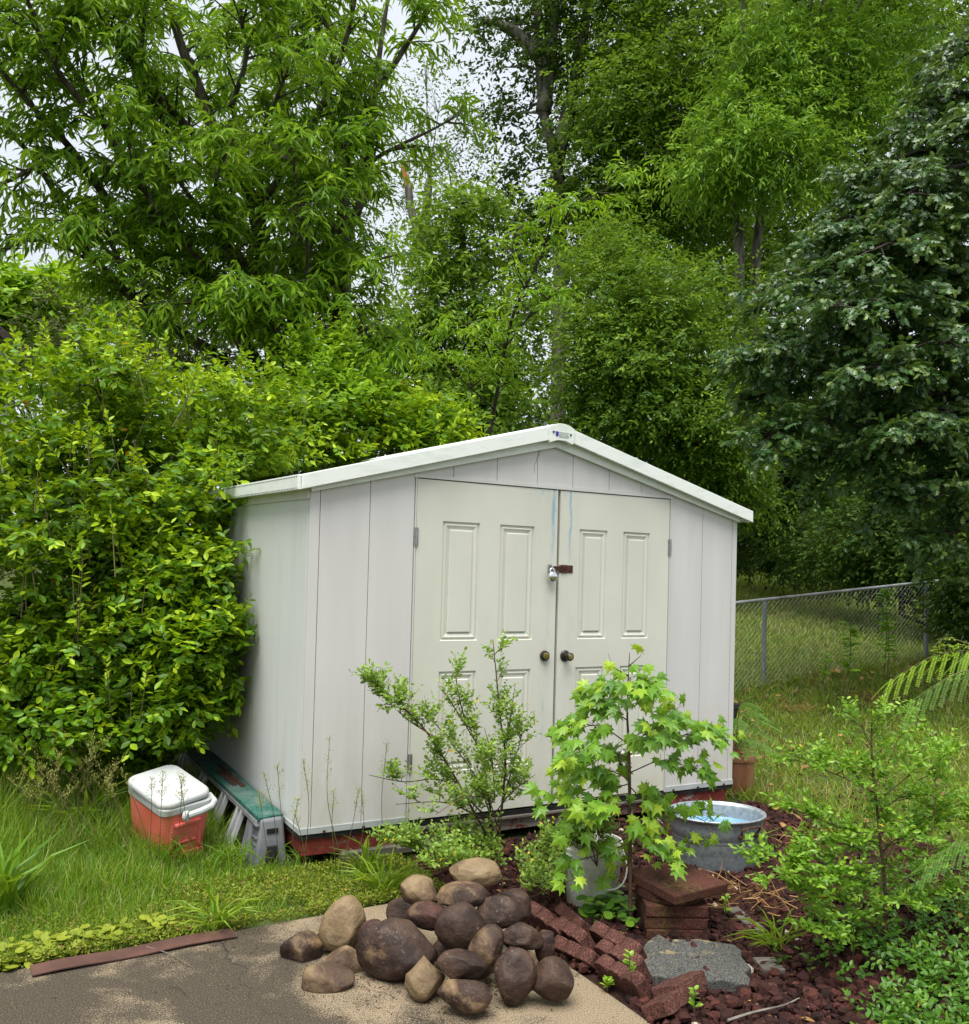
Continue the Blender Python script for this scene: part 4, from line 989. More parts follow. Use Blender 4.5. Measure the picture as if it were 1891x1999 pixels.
# --- the big many-stemmed tree at the left, its limbs traced one by one
d0 = 10.2
bz = A(560, 700, d0); base = np.array([bz[0], bz[1], float(ground_z(bz[0], bz[1]))])
def LB(pts, da, db, r0, r1, den=1.): return (pxl(pts, da, db), r0, r1, den)
limbs = [
 LB([(520, 760), (420, 560), (339, 446), (304, 263), (268, 142), (243, 56), (215, -60)], 10.2, 9.6, .10, .035, 1.1),
 LB([(540, 760), (526, 623), (496, 405), (440, 319), (385, 167), (354, 91), (310, -60)], 10.0, 9.3, .11, .035, 1.1),
 LB([(585, 760), (582, 496), (572, 284), (547, 177), (537, 0), (530, -80)], 10.3, 10.8, .11, .04, 1.2),
 LB([(660, 760), (663, 623), (668, 456), (663, 329), (648, 228), (620, 60), (600, -60)], 10.2, 10.6, .09, .03, 1.0),
 LB([(670, 720), (678, 471), (699, 405), (719, 304), (739, 117), (759, -20)], 10.0, 9.8, .07, .02, .4),
 LB([(668, 500), (678, 304), (709, 218), (775, 118), (835, 20), (870, -40)], 9.9, 9.0, .045, .014, .6),
 LB([(668, 400), (724, 319), (780, 284), (840, 255), (895, 225)], 10.0, 9.4, .03, .008, .6),
 LB([(480, 620), (349, 516), (273, 486), (238, 435), (192, 365), (137, 289), (76, 223), (-40, 90)], 9.9, 8.4, .07, .02, 1.1),
 LB([(420, 690), (324, 633), (263, 587), (203, 527), (147, 456), (106, 375), (40, 280), (-40, 230)], 9.8, 8.6, .06, .018, .9),
 LB([(340, 450), (250, 330), (170, 180), (90, 60), (20, -40)], 9.6, 8.2, .05, .015, 1.1),
 LB([(440, 320), (330, 210), (230, 90), (160, -30)], 9.4, 8.0, .05, .015, 1.2),
 LB([(496, 405), (560, 330), (640, 180), (680, 60), (700, -40)], 9.6, 9.0, .05, .015, 1.0),
 LB([(560, 600), (480, 520), (400, 420), (330, 330)], 9.8, 8.6, .05, .015, 1.1),
 LB([(580, 640), (640, 560), (700, 520), (760, 500)], 9.9, 9.0, .04, .012, .8),
 LB([(570, 560), (520, 470), (470, 300), (450, 160), (440, 20)], 10.4, 11.2, .06, .02, 1.1),
 LB([(560, 690), (480, 640), (420, 600), (350, 590), (280, 610)], 9.6, 8.6, .05, .012, .9),
 LB([(600, 700), (560, 640), (500, 600), (440, 520)], 9.6, 8.4, .05, .012, 1.0),
 LB([(640, 690), (660, 600), (700, 640), (730, 690)], 9.8, 9.2, .04, .01, .9),
 LB([(203, 527), (120, 480), (60, 470), (10, 490)], 8.9, 8.4, .02, .006, .7),
 LB([(137, 289), (60, 330), (0, 360), (-60, 370)], 8.8, 8.2, .03, .008, 1.0),
]
limbs += [LB([(560, 640), (600, 520), (590, 400), (560, 280)], 9.4, 8.6, .03, .01, 1.2), LB([(480, 560), (430, 460), (420, 360), (460, 260)], 9.3, 8.4, .03, .01, 1.2),
 LB([(520, 420), (500, 300), (540, 190), (580, 90)], 9.4, 8.7, .03, .01, 1.1), LB([(400, 520), (320, 430), (260, 330), (250, 220)], 9.2, 8.3, .03, .01, 1.1),
 LB([(600, 560), (650, 460), (640, 360), (680, 270)], 9.5, 8.9, .03, .01, 1.0), LB([(330, 260), (280, 150), (280, 50), (300, -60)], 9.0, 8.3, .03, .01, 1.1),
 LB([(450, 210), (480, 110), (470, 20), (500, -60)], 9.2, 8.6, .03, .01, 1.2), LB([(640, 200), (650, 110), (630, 20), (640, -60)], 10.0, 9.6, .03, .01, 1.1),
 LB([(160, 200), (100, 120), (60, 20), (40, -60)], 8.4, 7.9, .03, .01, 1.1), LB([(560, 700), (620, 640), (670, 660), (720, 640)], 9.5, 9.0, .03, .01, 1.0),
 LB([(560, 680), (520, 600), (540, 520)], 9.0, 8.5, .03, .01, 1.2), LB([(300, 570), (240, 520), (200, 450), (120, 430)], 9.0, 8.4, .03, .01, 1.0)]
trunks = [(np.array([base, A(540, 760, 10.1)]), .17, .14), (np.array([base + [.1, 0, 0], A(660, 760, 10.2)]), .13, .10), (np.array([base, A(430, 690, 9.85)]), .1, .07)]
limb_tree('broadleaf_tree', 'tall many stemmed tree with long drooping leaves filling the left', 'tree', base, trunks, limbs, LANCE, 'leaf_long', 'bark', .165, .038, 12.5, 8, .30, (.25, .85), .75, .50)

def left_edge(P):  # nothing
    return np.zeros(len(P), bool)
# --- the big rounded bush against the shed's left wall
bush = blob_tree('large_bush', 'big glossy green bush pressing against the left wall of the shed', 'bush',
    [[(200, 1500, 7.2), (190, 1200, 7.2), (180, 950, 7.3)], [(330, 1480, 7.4), (360, 1200, 7.4), (380, 1000, 7.6)], [(80, 1500, 7.0), (60, 1100, 6.8)]],
    [(60, 850, 7.2, 165), (220, 800, 7.0, 190), (380, 850, 7.4, 170), (500, 850, 7.9, 130, .8), (90, 1010, 6.5, 200), (260, 1000, 6.6, 190),
     (360, 960, 7.0, 120, .8), (40, 1200, 6.3, 200), (190, 1190, 6.3, 170), (265, 1130, 6.6, 110, .8), (325, 1150, 6.5, 75, .75), (340, 1120, 6.4, 40, .5), (402, 1110, 6.2, 26, .25), (345, 1215, 6.2, 65, .8), (425, 1250, 5.95, 30, .35), (375, 1270, 6.05, 45, .5), (365, 1375, 6.0, 45, .6),
     (285, 1270, 6.4, 115), (60, 1370, 6.1, 170), (230, 1390, 6.2, 150), (315, 1405, 6.2, 85, .8), (-90, 930, 6.6, 170, .8), (-90, 1250, 6.2, 180, .8),
     (300, 870, 7.6, 170), (420, 930, 7.8, 120, .7), (150, 1120, 7.2, 200, .8), (220, 1300, 7.0, 160, .8), (290, 1455, 6.3, 70, .6)],
    OVAL, 'leaf_bush', 'bark_dark', .078, .042, 430, 8, .17, .42, .22, tvar=.32, shell=.6, part='foliage', cull=bush_keepout, tr0=.05, tr1=.02, limb=.022, gold=.0012, zsq=.9, updir=.25, clus=13, flat=.9, cr=.55)
# young upright shoots on top of the bush
sm, cm = MB(), MB()
P, d = [], []
for x, y, dep in [(60, 690, 7.1), (150, 680, 6.9), (250, 690, 6.8), (300, 700, 6.7), (345, 720, 6.9), (200, 720, 6.7), (400, 740, 7.2), (20, 720, 6.9), (110, 730, 6.6), (460, 770, 7.6), (520, 800, 7.8), (150, 880, 6.0), (40, 930, 5.9), (250, 900, 6.1), (330, 830, 6.6), (60, 1080, 5.75), (200, 1060, 5.8), (130, 1220, 5.7), (270, 1200, 6.0), (350, 1180, 6.25), (240, 1330, 5.8), (430, 1050, 6.7), (455, 1060, 6.75)]:
    for _ in range(5):
        q = A(x + rng.normal() * 45, y + rng.normal() * 32, dep + rng.normal() * .15); P.append(q); d.append([rng.normal() * .25, rng.normal() * .25, 1])
P, d = np.array(P), np.array(d)
for q, e in zip(P, d): sm.tube([q - norm(e) * .25, q + norm(e) * .2], .004, .002, 4, cap=False)
sprays(cm, OVAL, P, d, 8, .16, .066, .034, .05, .80, .14, .15, spread=1.0, cull=in_shed, flat=.8)
tag(sm.build('shoot', 'green_stem', bush), kind='stuff'); cm.build('young_leaves', 'leaf_bush', bush)
# --- part of the thicket behind the roof
blob_tree('shrub', 'yellow green shrub rising behind the big bush left of the roof', 'shrub', [[(610, 980, 9.0), (615, 800, 8.9), (620, 680, 8.8)]],
    [(600, 720, 8.7, 62, .7, .1), (650, 690, 8.9, 50, .6, .15), (640, 780, 8.6, 75, .8), (700, 760, 8.9, 50, .5), (570, 800, 8.6, 60, .6)],
    OVAL, 'leaf_lime', 'twig', .085, .04, 170, 8, .28, .45, .05, tvar=.22, shell=.3, part='foliage', tr0=.03, tr1=.01, limb=.012, updir=.9)
blob_tree('shrub', 'light green shrub showing over the left roof slope', 'shrub', [[(760, 1000, 9.4), (760, 850, 9.4), (770, 800, 9.4)]],
    [(690, 850, 9.0, 90), (790, 830, 9.2, 75), (850, 815, 9.4, 55, .8, .1), (600, 880, 8.8, 90), (740, 800, 9.6, 70, .8), (520, 900, 8.5, 80), (820, 860, 9.2, 60)],
    OVAL, 'leaf_bush', 'twig', .085, .042, 260, 8, .22, .58, .15, clus=10, flat=.8, tvar=.24, shell=.4, part='foliage', cull=in_shed, tr0=.04, tr1=.015, limb=.015, gold=.002, updir=.5)
blob_tree('shrub', 'dull purplish shrub beneath the left tree beyond the big bush', 'shrub', [[(250, 900, 12.5), (250, 700, 12.5), (260, 640, 12.5)]],
    [(150, 660, 12.5, 110), (260, 640, 12.8, 110), (360, 650, 12.4, 100), (430, 690, 12.2, 90), (200, 720, 12.3, 120), (330, 730, 12.3, 110)],
    DIAM, 'leaf_purple', 'bark_dark', .10, .045, 220, 7, .35, .45, .2, tvar=.25, part='foliage', tr0=.05, tr1=.02, limb=.02)
blob_tree('broadleaf_tree', 'lime green broad leaved tree at the far left edge above the house', 'tree', [[(20, 1000, 22), (15, 700, 22), (10, 580, 22)]],
    [(30, 590, 22, 70), (70, 570, 22, 45, .7), (-40, 580, 22, 80), (40, 640, 22, 60), (100, 620, 23, 50, .6), (160, 570, 25, 60, .6), (250, 560, 26, 80, .7)],
    DIAM, 'leaf_lime', 'bark', .30, .2, 130, 6, .6, .45, .3, tvar=.25, tr0=.1, tr1=.03)

# --- centre: sky gap with thin and slender trees
blob_tree('thin_tree', 'thin airy tree with a broken top showing orange wood', 'tree', [[(850, 900, 24), (845, 600, 24), (835, 495, 24), (815, 452, 24), (800, 400, 24), (797, 362, 24)], [(833, 500, 24), (830, 430, 24), (838, 350, 24)]],
    [(800, 250, 24, 75, .4), (860, 190, 24, 70, .3), (900, 290, 24, 65, .35), (780, 400, 24.5, 60, .5), (880, 380, 24, 60, .5), (830, 320, 24.6, 70, .5), (920, 250, 24.2, 40, .35), (830, 130, 24, 40, .25), (760, 500, 24, 60, .6), (740, 600, 24, 60, .6)],
    DIAM, 'leaf_birch', 'bark_grey', .13, .06, 150, 7, .55, .42, .25, tvar=.25, shell=.1, tr0=.13, tr1=.10, limb=.022, updir=.35)
bt_ = bpy.data.objects['thin_tree']
mb = MB(); mb.tube([A(797, 364, 24), A(792, 345, 24), A(786, 326, 24), A(783, 318, 24)], [.10, .085, .05, .01], None, 7); mb.build('broken_stub', 'raw_wood', bt_)
blob_tree('broadleaf_tree', 'slender mid green tree standing behind the shed left of the tall trunk', 'tree', [[(930, 900, 20), (925, 600, 20), (905, 480, 20), (890, 400, 20)]],
    [(890, 420, 20, 65, .9), (850, 520, 20, 60, .9), (920, 500, 20.4, 55, .7), (880, 600, 19.6, 70), (830, 650, 19.5, 60, .9), (940, 620, 20, 55, .7), (930, 720, 19.5, 75), (860, 740, 19.2, 75), (780, 700, 19.5, 60, .8), (960, 800, 19, 50), (900, 800, 18.8, 60), (985, 730, 20, 45, .7), (940, 400, 20, 40, .5), (720, 740, 19, 60, .7)],
    DIAM, 'leaf_wood', 'bark_dark', .19, .095, 240, 7, .42, .48, .25, tvar=.26, shell=.3, clus=9, cr=.6, flat=.8, tr0=.10, tr1=.03, limb=.03)
blob_tree('tall_tree', 'tall grey trunked tree rising behind the roof peak', 'tree', [[(1088, 900, 23), (1090, 700, 23), (1093, 520, 23), (1088, 329, 23), (1062, 228, 23), (1050, 76, 23), (1048, -60, 23)], [(1086, 310, 23), (1118, 177, 23), (1140, 60, 23), (1150, -40, 23)], [(1060, 220, 23), (1075, 100, 23), (1090, -20, 23)], [(1055, 110, 23), (1000, 60, 23), (940, 40, 22.5)]],
    [(945, 60, 22.5, 45, .3), (995, 130, 23, 55, .32), (1010, 30, 23, 65, .4), (1060, 60, 23, 70, .5), (980, 230, 23, 40, .25), (1025, 220, 23.4, 55, .4), (1110, 120, 23, 60, .6), (1120, 240, 23.4, 70, .7), (1020, 340, 23.2, 55, .55), (1040, 430, 23.8, 50, .4), (1010, 500, 23.5, 55, .45), (1015, 620, 23.6, 45, .4), (1120, 380, 23.6, 60, .7), (1090, 20, 23, 70, .6), (1000, 440, 23.6, 50, .5)],
    DIAM, 'leaf_dark', 'bark_grey', .18, .09, 200, 7, .45, .45, .25, tvar=.28, shell=.15, tr0=.21, tr1=.08, limb=.04, clus=7, cr=.5)
# bright young tree in front of them
d1_ = 13.0
yb = A(930, 960, d1_); yb = np.array([yb[0], yb[1], float(ground_z(yb[0], yb[1]))])
ylim = [LB([(930, 960), (960, 820), (1000, 620), (1055, 500), (1088, 385)], 13, 12.6, .035, .008, .75), LB([(1050, 510), (1110, 420), (1180, 370), (1245, 352)], 12.8, 12.4, .014, .005, .45),
        LB([(985, 680), (1040, 610), (1095, 560)], 12.8, 12.4, .014, .005, .6), LB([(975, 740), (930, 640), (890, 640)], 12.9, 12.5, .014, .004, .6), LB([(1030, 560), (1000, 500), (1010, 440)], 12.8, 12.6, .012, .004, .6),
        LB([(965, 800), (900, 740), (850, 690)], 12.8, 12.4, .014, .004, .7)]
limb_tree('young_tree', 'bright light green young tree with drooping sprays in front of the tall trunk', 'tree', yb, [], ylim, LANCE, 'leaf_lime', 'bark_dark', .17, .042, 9, 7, .30, (.25, .6), .6, .42, t0=.35)

# --- right: wall of woodland
blob_tree('broadleaf_tree', 'large dull green tree right of the tall trunk reaching the top edge', 'tree', [[(1290, 950, 24), (1285, 600, 24), (1290, 300, 24), (1270, 60, 24)]],
    [(1200, 60, 23, 120), (1300, 140, 22.5, 120), (1200, 220, 22.6, 110), (1290, 290, 22, 110), (1190, 350, 22.6, 90), (1330, 20, 23, 110), (1400, 90, 23, 100), (1260, 420, 22, 90), (1350, 400, 22.4, 80), (1180, 460, 23, 80), (1130, -20, 23, 70), (1400, 230, 23, 100), (1240, 180, 21.8, 90, .9, .1), (1360, 320, 22, 90, .8)] + [(x_, y_, 22.5, 130, .45) for x_ in (1180, 1330, 1480) for y_ in (-180, -400)],  # last blobs: unseen upper crown, added to shade the woods below
    DIAM, 'leaf_wood', 'bark_dark', .165, .08, 600, 7, .45, .38, .35, clus=10, cr=.6, flat=.9, tvar=.25, shell=.45, tr0=.22, tr1=.06, limb=.05)
blob_tree('forked_tree', 'bright green forked tree with twin grey trunks at right of centre', 'tree', [[(1447, 950, 20), (1443, 500, 20), (1440, 420, 20), (1432, 330, 20), (1450, 200, 20)], [(1472, 950, 20.3), (1474, 560, 20.3), (1482, 440, 20.3), (1500, 340, 20.3), (1545, 220, 20.3)]],
    [(1470, 100, 19.4, 75, .9, .12), (1540, 140, 19.5, 80, .8, .1), (1450, 200, 19, 70, .9, .12), (1540, 240, 19.4, 70, .7, .05), (1420, 290, 18.8, 70, .9, .1), (1500, 310, 18.8, 80, .9, .1), (1580, 310, 19, 70, .8), (1640, 240, 19.5, 70, .8), (1620, 120, 19.8, 80, .8), (1370, 340, 19.2, 55, .7, .05), (1560, 40, 20, 80, .8, .1), (1700, 90, 20, 90, .8), (1780, 60, 20, 90, .8), (1700, 200, 20, 70, .7)] + [(x_, y_, 18.5, 140, .4) for x_ in (1450, 1620, 1800) for y_ in (-160, -400, -650)],  # crown carried on above the view, added to block light from the understory
    LANCE, 'leaf_wood_bright', 'bark_grey', .185, .055, 400, 7, .42, .48, .45, clus=9, cr=.6, flat=.8, tvar=.24, shell=.45, tr0=.13, tr1=.06, limb=.045)
blob_tree('broadleaf_tree', 'big dark green tree filling the top right corner behind the oak', 'tree', [[(1700, 950, 26), (1690, 500, 26), (1700, 150, 26)]],
    [(1480, 10, 25, 110), (1600, -10, 25, 110), (1720, 20, 25, 120), (1840, 40, 24, 120), (1880, 160, 24, 110), (1640, 130, 26, 110), (1560, 280, 27, 110), (1690, 300, 27, 110), (1500, 450, 27, 110), (1600, 430, 27, 110), (1420, 480, 27, 100), (1340, 540, 27, 100), (1480, 560, 26, 90)] + [(x_, y_, 24.5, 150, .45) for x_ in (1560, 1750, 1950) for y_ in (-180, -450)],  # top blobs lie out of view, added to darken the wood beneath
    DIAM, 'leaf_wood', 'bark_dark', .19, .09, 450, 7, .5, .36, .3, clus=10, cr=.6, flat=.9, tvar=.26, shell=.4, tr0=.25, tr1=.08, limb=.05)
blob_tree('broadleaf_tree', 'mid green leafy tree behind the right roof slope', 'tree', [[(1230, 980, 18), (1225, 760, 18), (1230, 560, 18)]],
    [(1185, 560, 17.6, 75, 1, .05), (1260, 600, 17.3, 95, 1, .05), (1185, 660, 17.4, 75, 1, .05), (1350, 590, 18, 90), (1230, 700, 17, 90), (1330, 700, 17.2, 95), (1180, 760, 17.4, 65), (1240, 800, 17, 85), (1340, 810, 17, 90), (1430, 690, 18, 90), (1180, 830, 17.4, 55), (1400, 800, 17.5, 80), (1200, 490, 18.4, 70, .9), (1400, 890, 17.5, 75), (1330, 880, 17.5, 70), (1440, 960, 18, 60)],
    DIAM, 'leaf_wood', 'bark_dark', .13, .062, 600, 7, .36, .34, .3, clus=11, cr=.6, flat=.9, tvar=.26, shell=.45, tr0=.13, tr1=.05, limb=.035)
oz = A(2090, 1330, 10.8); ob_ = np.array([oz[0], oz[1], float(ground_z(oz[0], oz[1]))])
otr = [(np.array([ob_, A(2075, 900, 10.8), A(2050, 500, 10.8), A(2030, 100, 10.8), A(2020, -200, 10.8)]), .24, .10)]
olm = []
for y0, pts, da, db, den in ((560, [(1880, 500), (1700, 520), (1500, 585)], 10.7, 10.2, 1), (640, [(1850, 600), (1650, 640), (1440, 690)], 10.7, 10.0, 1), (700, [(1850, 690), (1640, 730), (1440, 785)], 10.7, 10.3, 1),
        (780, [(1880, 760), (1700, 800), (1490, 850)], 10.6, 9.9, 1), (420, [(1900, 400), (1750, 400), (1600, 470)], 10.8, 10.4, 1), (320, [(1900, 300), (1780, 300), (1660, 370)], 10.8, 10.5, 1), (230, [(1930, 200), (1840, 180), (1760, 260)], 10.8, 10.6, .9),
        (120, [(1960, 90), (1890, 80), (1840, 140)], 10.8, 10.6, .8), (840, [(1900, 840), (1750, 880), (1600, 900)], 10.6, 9.9, 1), (900, [(1930, 900), (1820, 940), (1700, 960)], 10.6, 9.8, .9), (960, [(1950, 980), (1880, 1030), (1800, 1060)], 10.6, 9.9, .8),
        (600, [(1900, 560), (1760, 570), (1620, 600)], 10.5, 9.2, 1), (720, [(1900, 680), (1780, 690), (1660, 730)], 10.5, 9.1, 1), (820, [(1930, 800), (1830, 810), (1740, 850)], 10.5, 9.1, 1), (480, [(1910, 440), (1800, 450), (1700, 490)], 10.5, 9.3, 1),
        (380, [(1930, 330), (1850, 330), (1770, 380)], 10.5, 9.5, 1), (560, [(1800, 560), (1650, 560), (1540, 530)], 11, 11.6, 1), (680, [(1800, 660), (1650, 690), (1520, 720)], 11, 11.6, 1), (800, [(1850, 780), (1720, 790), (1600, 810)], 11, 11.4, 1),
        (260, [(1960, 240), (1900, 230), (1850, 280)], 10.6, 9.8, .9), (640, [(1980, 620), (1900, 640), (1840, 670)], 10.5, 9.2, 1), (900, [(1980, 900), (1920, 920), (1860, 960)], 10.5, 9.5, .9)):
    p0 = otr[0][0]; st = p0[1] + (p0[3] - p0[1]) * np.clip((900 - y0) / 800, -.1, 1.2)
    olm.append((np.concatenate([[st], pxl(pts, da, db)]), .05, .012, den))
limb_tree('oak_tree', 'dark bluish green oak with lobed leaves leaning in from the right', 'tree', ob_, otr, olm, OAK, 'leaf_oak', 'bark_dark', .13, .125, 16, 7, .26, (.25, .9), .3, .40, t0=.2, twig_rise=.05)
# dark understory on the slope beyond the fence
blob_tree('understory_shrub', 'dark shrubs and vines in deep shade beyond the fence, nearest the shed', 'shrub', [[(1500, 1120, 21), (1500, 950, 21), (1510, 850, 21)]],
    [(1480, 900, 21.5, 80, .8), (1560, 930, 20.5, 85), (1500, 1010, 21, 75, .7), (1590, 1020, 20, 80), (1540, 1080, 20.5, 55, .7), (1620, 930, 21, 80), (1460, 820, 21.5, 80), (1550, 850, 21, 80), (1470, 1060, 22, 60, .5)],
    DIAM, 'leaf_dark', 'bark_dark', .17, .09, 260, 7, .45, .42, .3, tvar=.28, shell=.4, part='foliage', tr0=.06, tr1=.02)
blob_tree('understory_shrub', 'tangled green shrub behind the far fence post at right', 'shrub', [[(1760, 1200, 15.5), (1760, 1080, 15.5), (1770, 1000, 15.5)]],
    [(1680, 1040, 16, 75), (1760, 1020, 15.4, 85), (1850, 1080, 14.6, 80), (1700, 1110, 16, 55), (1880, 1190, 14.2, 60), (1900, 1270, 13.6, 50, .8), (1640, 1090, 17, 55), (1790, 1110, 15, 50), (1830, 960, 15, 90), (1720, 930, 16.5, 90), (1600, 1085, 18, 60), (1720, 1085, 17, 65), (1810, 1065, 15.5, 75), (1890, 1090, 14.5, 80), (1885, 1135, 12.3, 55), (1920, 1210, 12.2, 60), (1560, 1060, 19, 70)],
    DIAM, 'leaf_dark', 'bark_dark', .13, .065, 230, 7, .38, .5, .3, tvar=.28, shell=.4, part='foliage', tr0=.05, tr1=.02)
# far wood: one mass behind everything
fwm = MB(); und = MB()
for x, y, dep, r in [(x_, y_, 36 + 4 * math.sin(x_ * .02), 130) for x_ in range(1040, 2150, 125) for y_ in (520, 640, 760, 880, 990)] + [(x_, y_, 38, 110) for x_ in range(640, 1040, 125) for y_ in (760, 850, 920)] + [(x_, y_, 40, 110) for x_ in range(-200, 640, 140) for y_ in (680, 800, 900)] + [(x_, y_, 37, 130) for x_ in range(1250, 2150, 140) for y_ in (60, 200, 330, 420)] + [(x_, y_, 29, 95) for x_ in range(1330, 1900, 75) for y_ in (820, 900, 970, 1030, 1080)]:
    c = A(x + rng.normal() * 20, y + rng.normal() * 20, dep); rr_ = px(r, dep)
    P, U = blob_pts(c, (rr_, rr_ * .8, rr_), 120, .3)
    sprays(und if dep == 29 else fwm, DIAM, P, U + .6 * rng.normal(size=P.shape), 6, .8, .34, .19, .3, .32, .26, .2)
tag(fwm.build('far_woodland', 'leaf_dark'), kind='stuff'); tag(und.build('woodland_understory', 'leaf_dark'), kind='stuff')

# ------------------------------------------------------------------ low plants
BLADE = T_([[-.5, 0, 0], [.5, 0, 0], [-.42, .5, -.07], [.42, .5, -.07], [0, 1, -.34]], [[0, 1, 3], [0, 3, 2], [2, 3, 4]])
STRAP = T_([[-.5, 0, 0], [.5, 0, 0], [-.5, .35, .02], [0, .35, -.01], [.5, .35, .02], [-.45, .7, -.10], [0, .7, -.13], [.45, .7, -.10], [0, 1, -.42]],
           [[0, 3, 2], [0, 1, 3], [1, 4, 3], [2, 3, 6], [2, 6, 5], [3, 4, 7], [3, 7, 6], [5, 6, 8], [6, 7, 8]])
_r = [(.5 * math.sin(a), .5 - .5 * math.cos(a)) for a in np.linspace(0.25, 2 * math.pi - .25, 10)]
ROUND = T_([[0, .12, -.04]] + [[x, y, 0] for x, y in _r], [[0, i + 2, i + 1] for i in range(9)])
def gpt(x, y):
    """ground point under a pixel"""
    z = -.2
    for _ in range(12):
        p = atz(x, y, z); z = float(ground_z(p[0], p[1]))
    return p
BEDLINE = [gpt(*q)[:2] for q in ((1485, 1575), (1530, 1625), (1600, 1650), (1700, 1662), (1800, 1672), (1960, 1690))]
def right_of_line(P):
    """True on the lawn side of the edge of the planting bed"""
    B = np.array(BEDLINE); d = CAM[:2] - B.mean(0)
    tt = norm(B[-1] - B[0]); nn = np.array([-tt[1], tt[0]])
    if nn @ d > 0: nn = -nn
    jit = .10 * np.sin(P[:, 0] * 9 + P[:, 1] * 5) + .08 * np.sin(P[:, 0] * 23)
    return (P - B[0]) @ nn + jit > 0
def in_view(P, m=140):
    q = (P - CAM) @ MCAM; z = -q[:, 2]; x = 945.5 + F * q[:, 0] / z; y = 999.5 - F * q[:, 1] / z
    return (z > .3) & (x > -m) & (x < 1891 + m) & (y > 600) & (y < 2000 + 2 * m)
def grass(name, mat_, n, lo, hi, accept, h, wd, lean=.5, tint=.42, straw=.05, sample=None):
    mb = MB(); got = 0; Ps = []
    while got < n:
        if sample is None: P = np.stack([rng.uniform(lo[0], hi[0], 60000), rng.uniform(lo[1], hi[1], 60000)], 1)
        else: P = sample(60000)
        m = accept(P); P = P[m]; z = ground_z(P[:, 0], P[:, 1])
        P3 = np.column_stack([P, z]); P3 = P3[in_view(P3)]
        if len(P3) == 0: break
        Ps.append(P3); got += len(P3)
    P = np.concatenate(Ps)[:n]; Dd = np.hypot(P[:, 0] - CAM[0], P[:, 1] - CAM[1])
    cl = np.sin(P[:, 0] * 6.1 + 2 * np.sin(P[:, 1] * 4)) * np.sin(P[:, 1] * 7.3 + np.sin(P[:, 0] * 5))
    hh = h(P) * rng.uniform(.55, 1.2, len(P)) * (1 + .35 * cl)
    d = np.column_stack([rng.normal(size=len(P)) * lean, rng.normal(size=len(P)) * lean, np.ones(len(P))])
    up = norm(rng.normal(size=(len(P), 3)) * [1, 1, .15])
    t_ = np.clip(tint + .26 * rng.normal(size=len(P)) + .14 * cl, 0, .93)
    pat = np.sin(P[:, 0] * 1.9 + 1.3 * np.sin(P[:, 1] * 1.1)) * np.sin(P[:, 1] * 2.3 + .7)
    t_[rng.random(len(P)) < straw * (1 + 1.6 * np.clip(pat, 0, 1) * 2)] = 1.0
    place(mb, BLADE, P - [0, 0, .01], d, up, hh, wd * (Dd / 5) ** .85, t_)
    return tag(mb.build(name, mat_), kind='stuff')
def acc_left(P):
    x, y = P[:, 0], P[:, 1]
    j = .04 * np.sin(x * 13) + .03 * np.sin(x * 31)
    ok = (y > -.60 + j) & ~((x > -.01) & (y > .05)) & (x < 1.05 - .25 * rng.random(len(x)))
    ok &= ~((x > .7) & (rng.random(len(x)) < .6))
    ok &= ~((x > -.24) & (x < .01) & (y > .18))
    return ok
def h_left(P):
    x, y = P[:, 0], P[:, 1]
    near = np.exp(-((x + .35) / .4) ** 2 - ((y - .15) / .35) ** 2)
    return np.interp(y, [-.6, -.35, -.05, .25, .5, 1.2], [.045, .06, .10, .11, .14, .24]) * np.interp(x, [-1.6, -.75, -.2, .1, .9], [1.6, 1.35, .8, .55, .35]) * (1 - .45 * near)
grass('tall_grass', 'grass_tall', 38000, (-3.2, -.66), (1.1, 2.6), acc_left, h_left, .0046, .45, .36, .08)
def acc_right(P):
    x, y = P[:, 0], P[:, 1]
    sh_ = (x > -.1) & (x < 3.27) & (y > -.06) & (y < 3.2)
    r_ = np.hypot(x - CAM[0], y - CAM[1])
    bare = (np.hypot((x - 4.6) / .9, (y + .1) / .55) < 1) & (rng.random(len(x)) < .45)
    tubm = np.hypot(x - 2.27, y + .9) < .34
    return ~sh_ & right_of_line(P) & ~bare & ~tubm & (x > 2.2) & (r_ < 34)
def samp_right(n):
    r_ = 4.6 + 29 * rng.random(n) ** 2.3; a = rng.uniform(R(28), R(66), n)     # bearing from +Y towards +X
    return np.stack([CAM[0] + r_ * np.sin(a), CAM[1] + r_ * np.cos(a)], 1)
def h_right(P):
    r_ = np.hypot(P[:, 0] - CAM[0], P[:, 1] - CAM[1])
    fen = np.exp(-((P[:, 1] - 3.2) / .35) ** 2) * (P[:, 0] > 4)
    return np.interp(r_, [5, 8, 12, 30], [.06, .065, .11, .22]) + 0.07 * fen + .10 * np.exp(-((P[:, 0] - 3.6) ** 2 + (P[:, 1] + .1) ** 2) / .3)
grass('lawn_grass', 'grass_lawn', 100000, None, None, acc_right, h_right, .0055, .55, .45, .06, samp_right)
# low yellowish moss-like weeds between the grass and the patio
P = np.stack([rng.uniform(-2.2, .6, 26000), -.62 + .62 * rng.random(26000) ** 1.4, np.full(26000, -.2)], 1)
P = P[in_view(P) & (np.sin(P[:, 0] * 5) * np.sin(P[:, 1] * 9 + P[:, 0]) > -.55)]
mb = MB(); n = len(P); P[:, 2] += rng.random(n) * .045
place(mb, DIAM, P, rvec(n) * [1, 1, .6] + [0, 0, .3], rvec(n) + [0, 0, 1], rng.uniform(.012, .024, n), rng.uniform(.007, .012, n), np.where(rng.random(n) < .06, 1, np.clip(.5 + .25 * rng.normal(size=n), 0, .93)))
tag(mb.build('low_weeds', 'moss_weed'), kind='stuff')

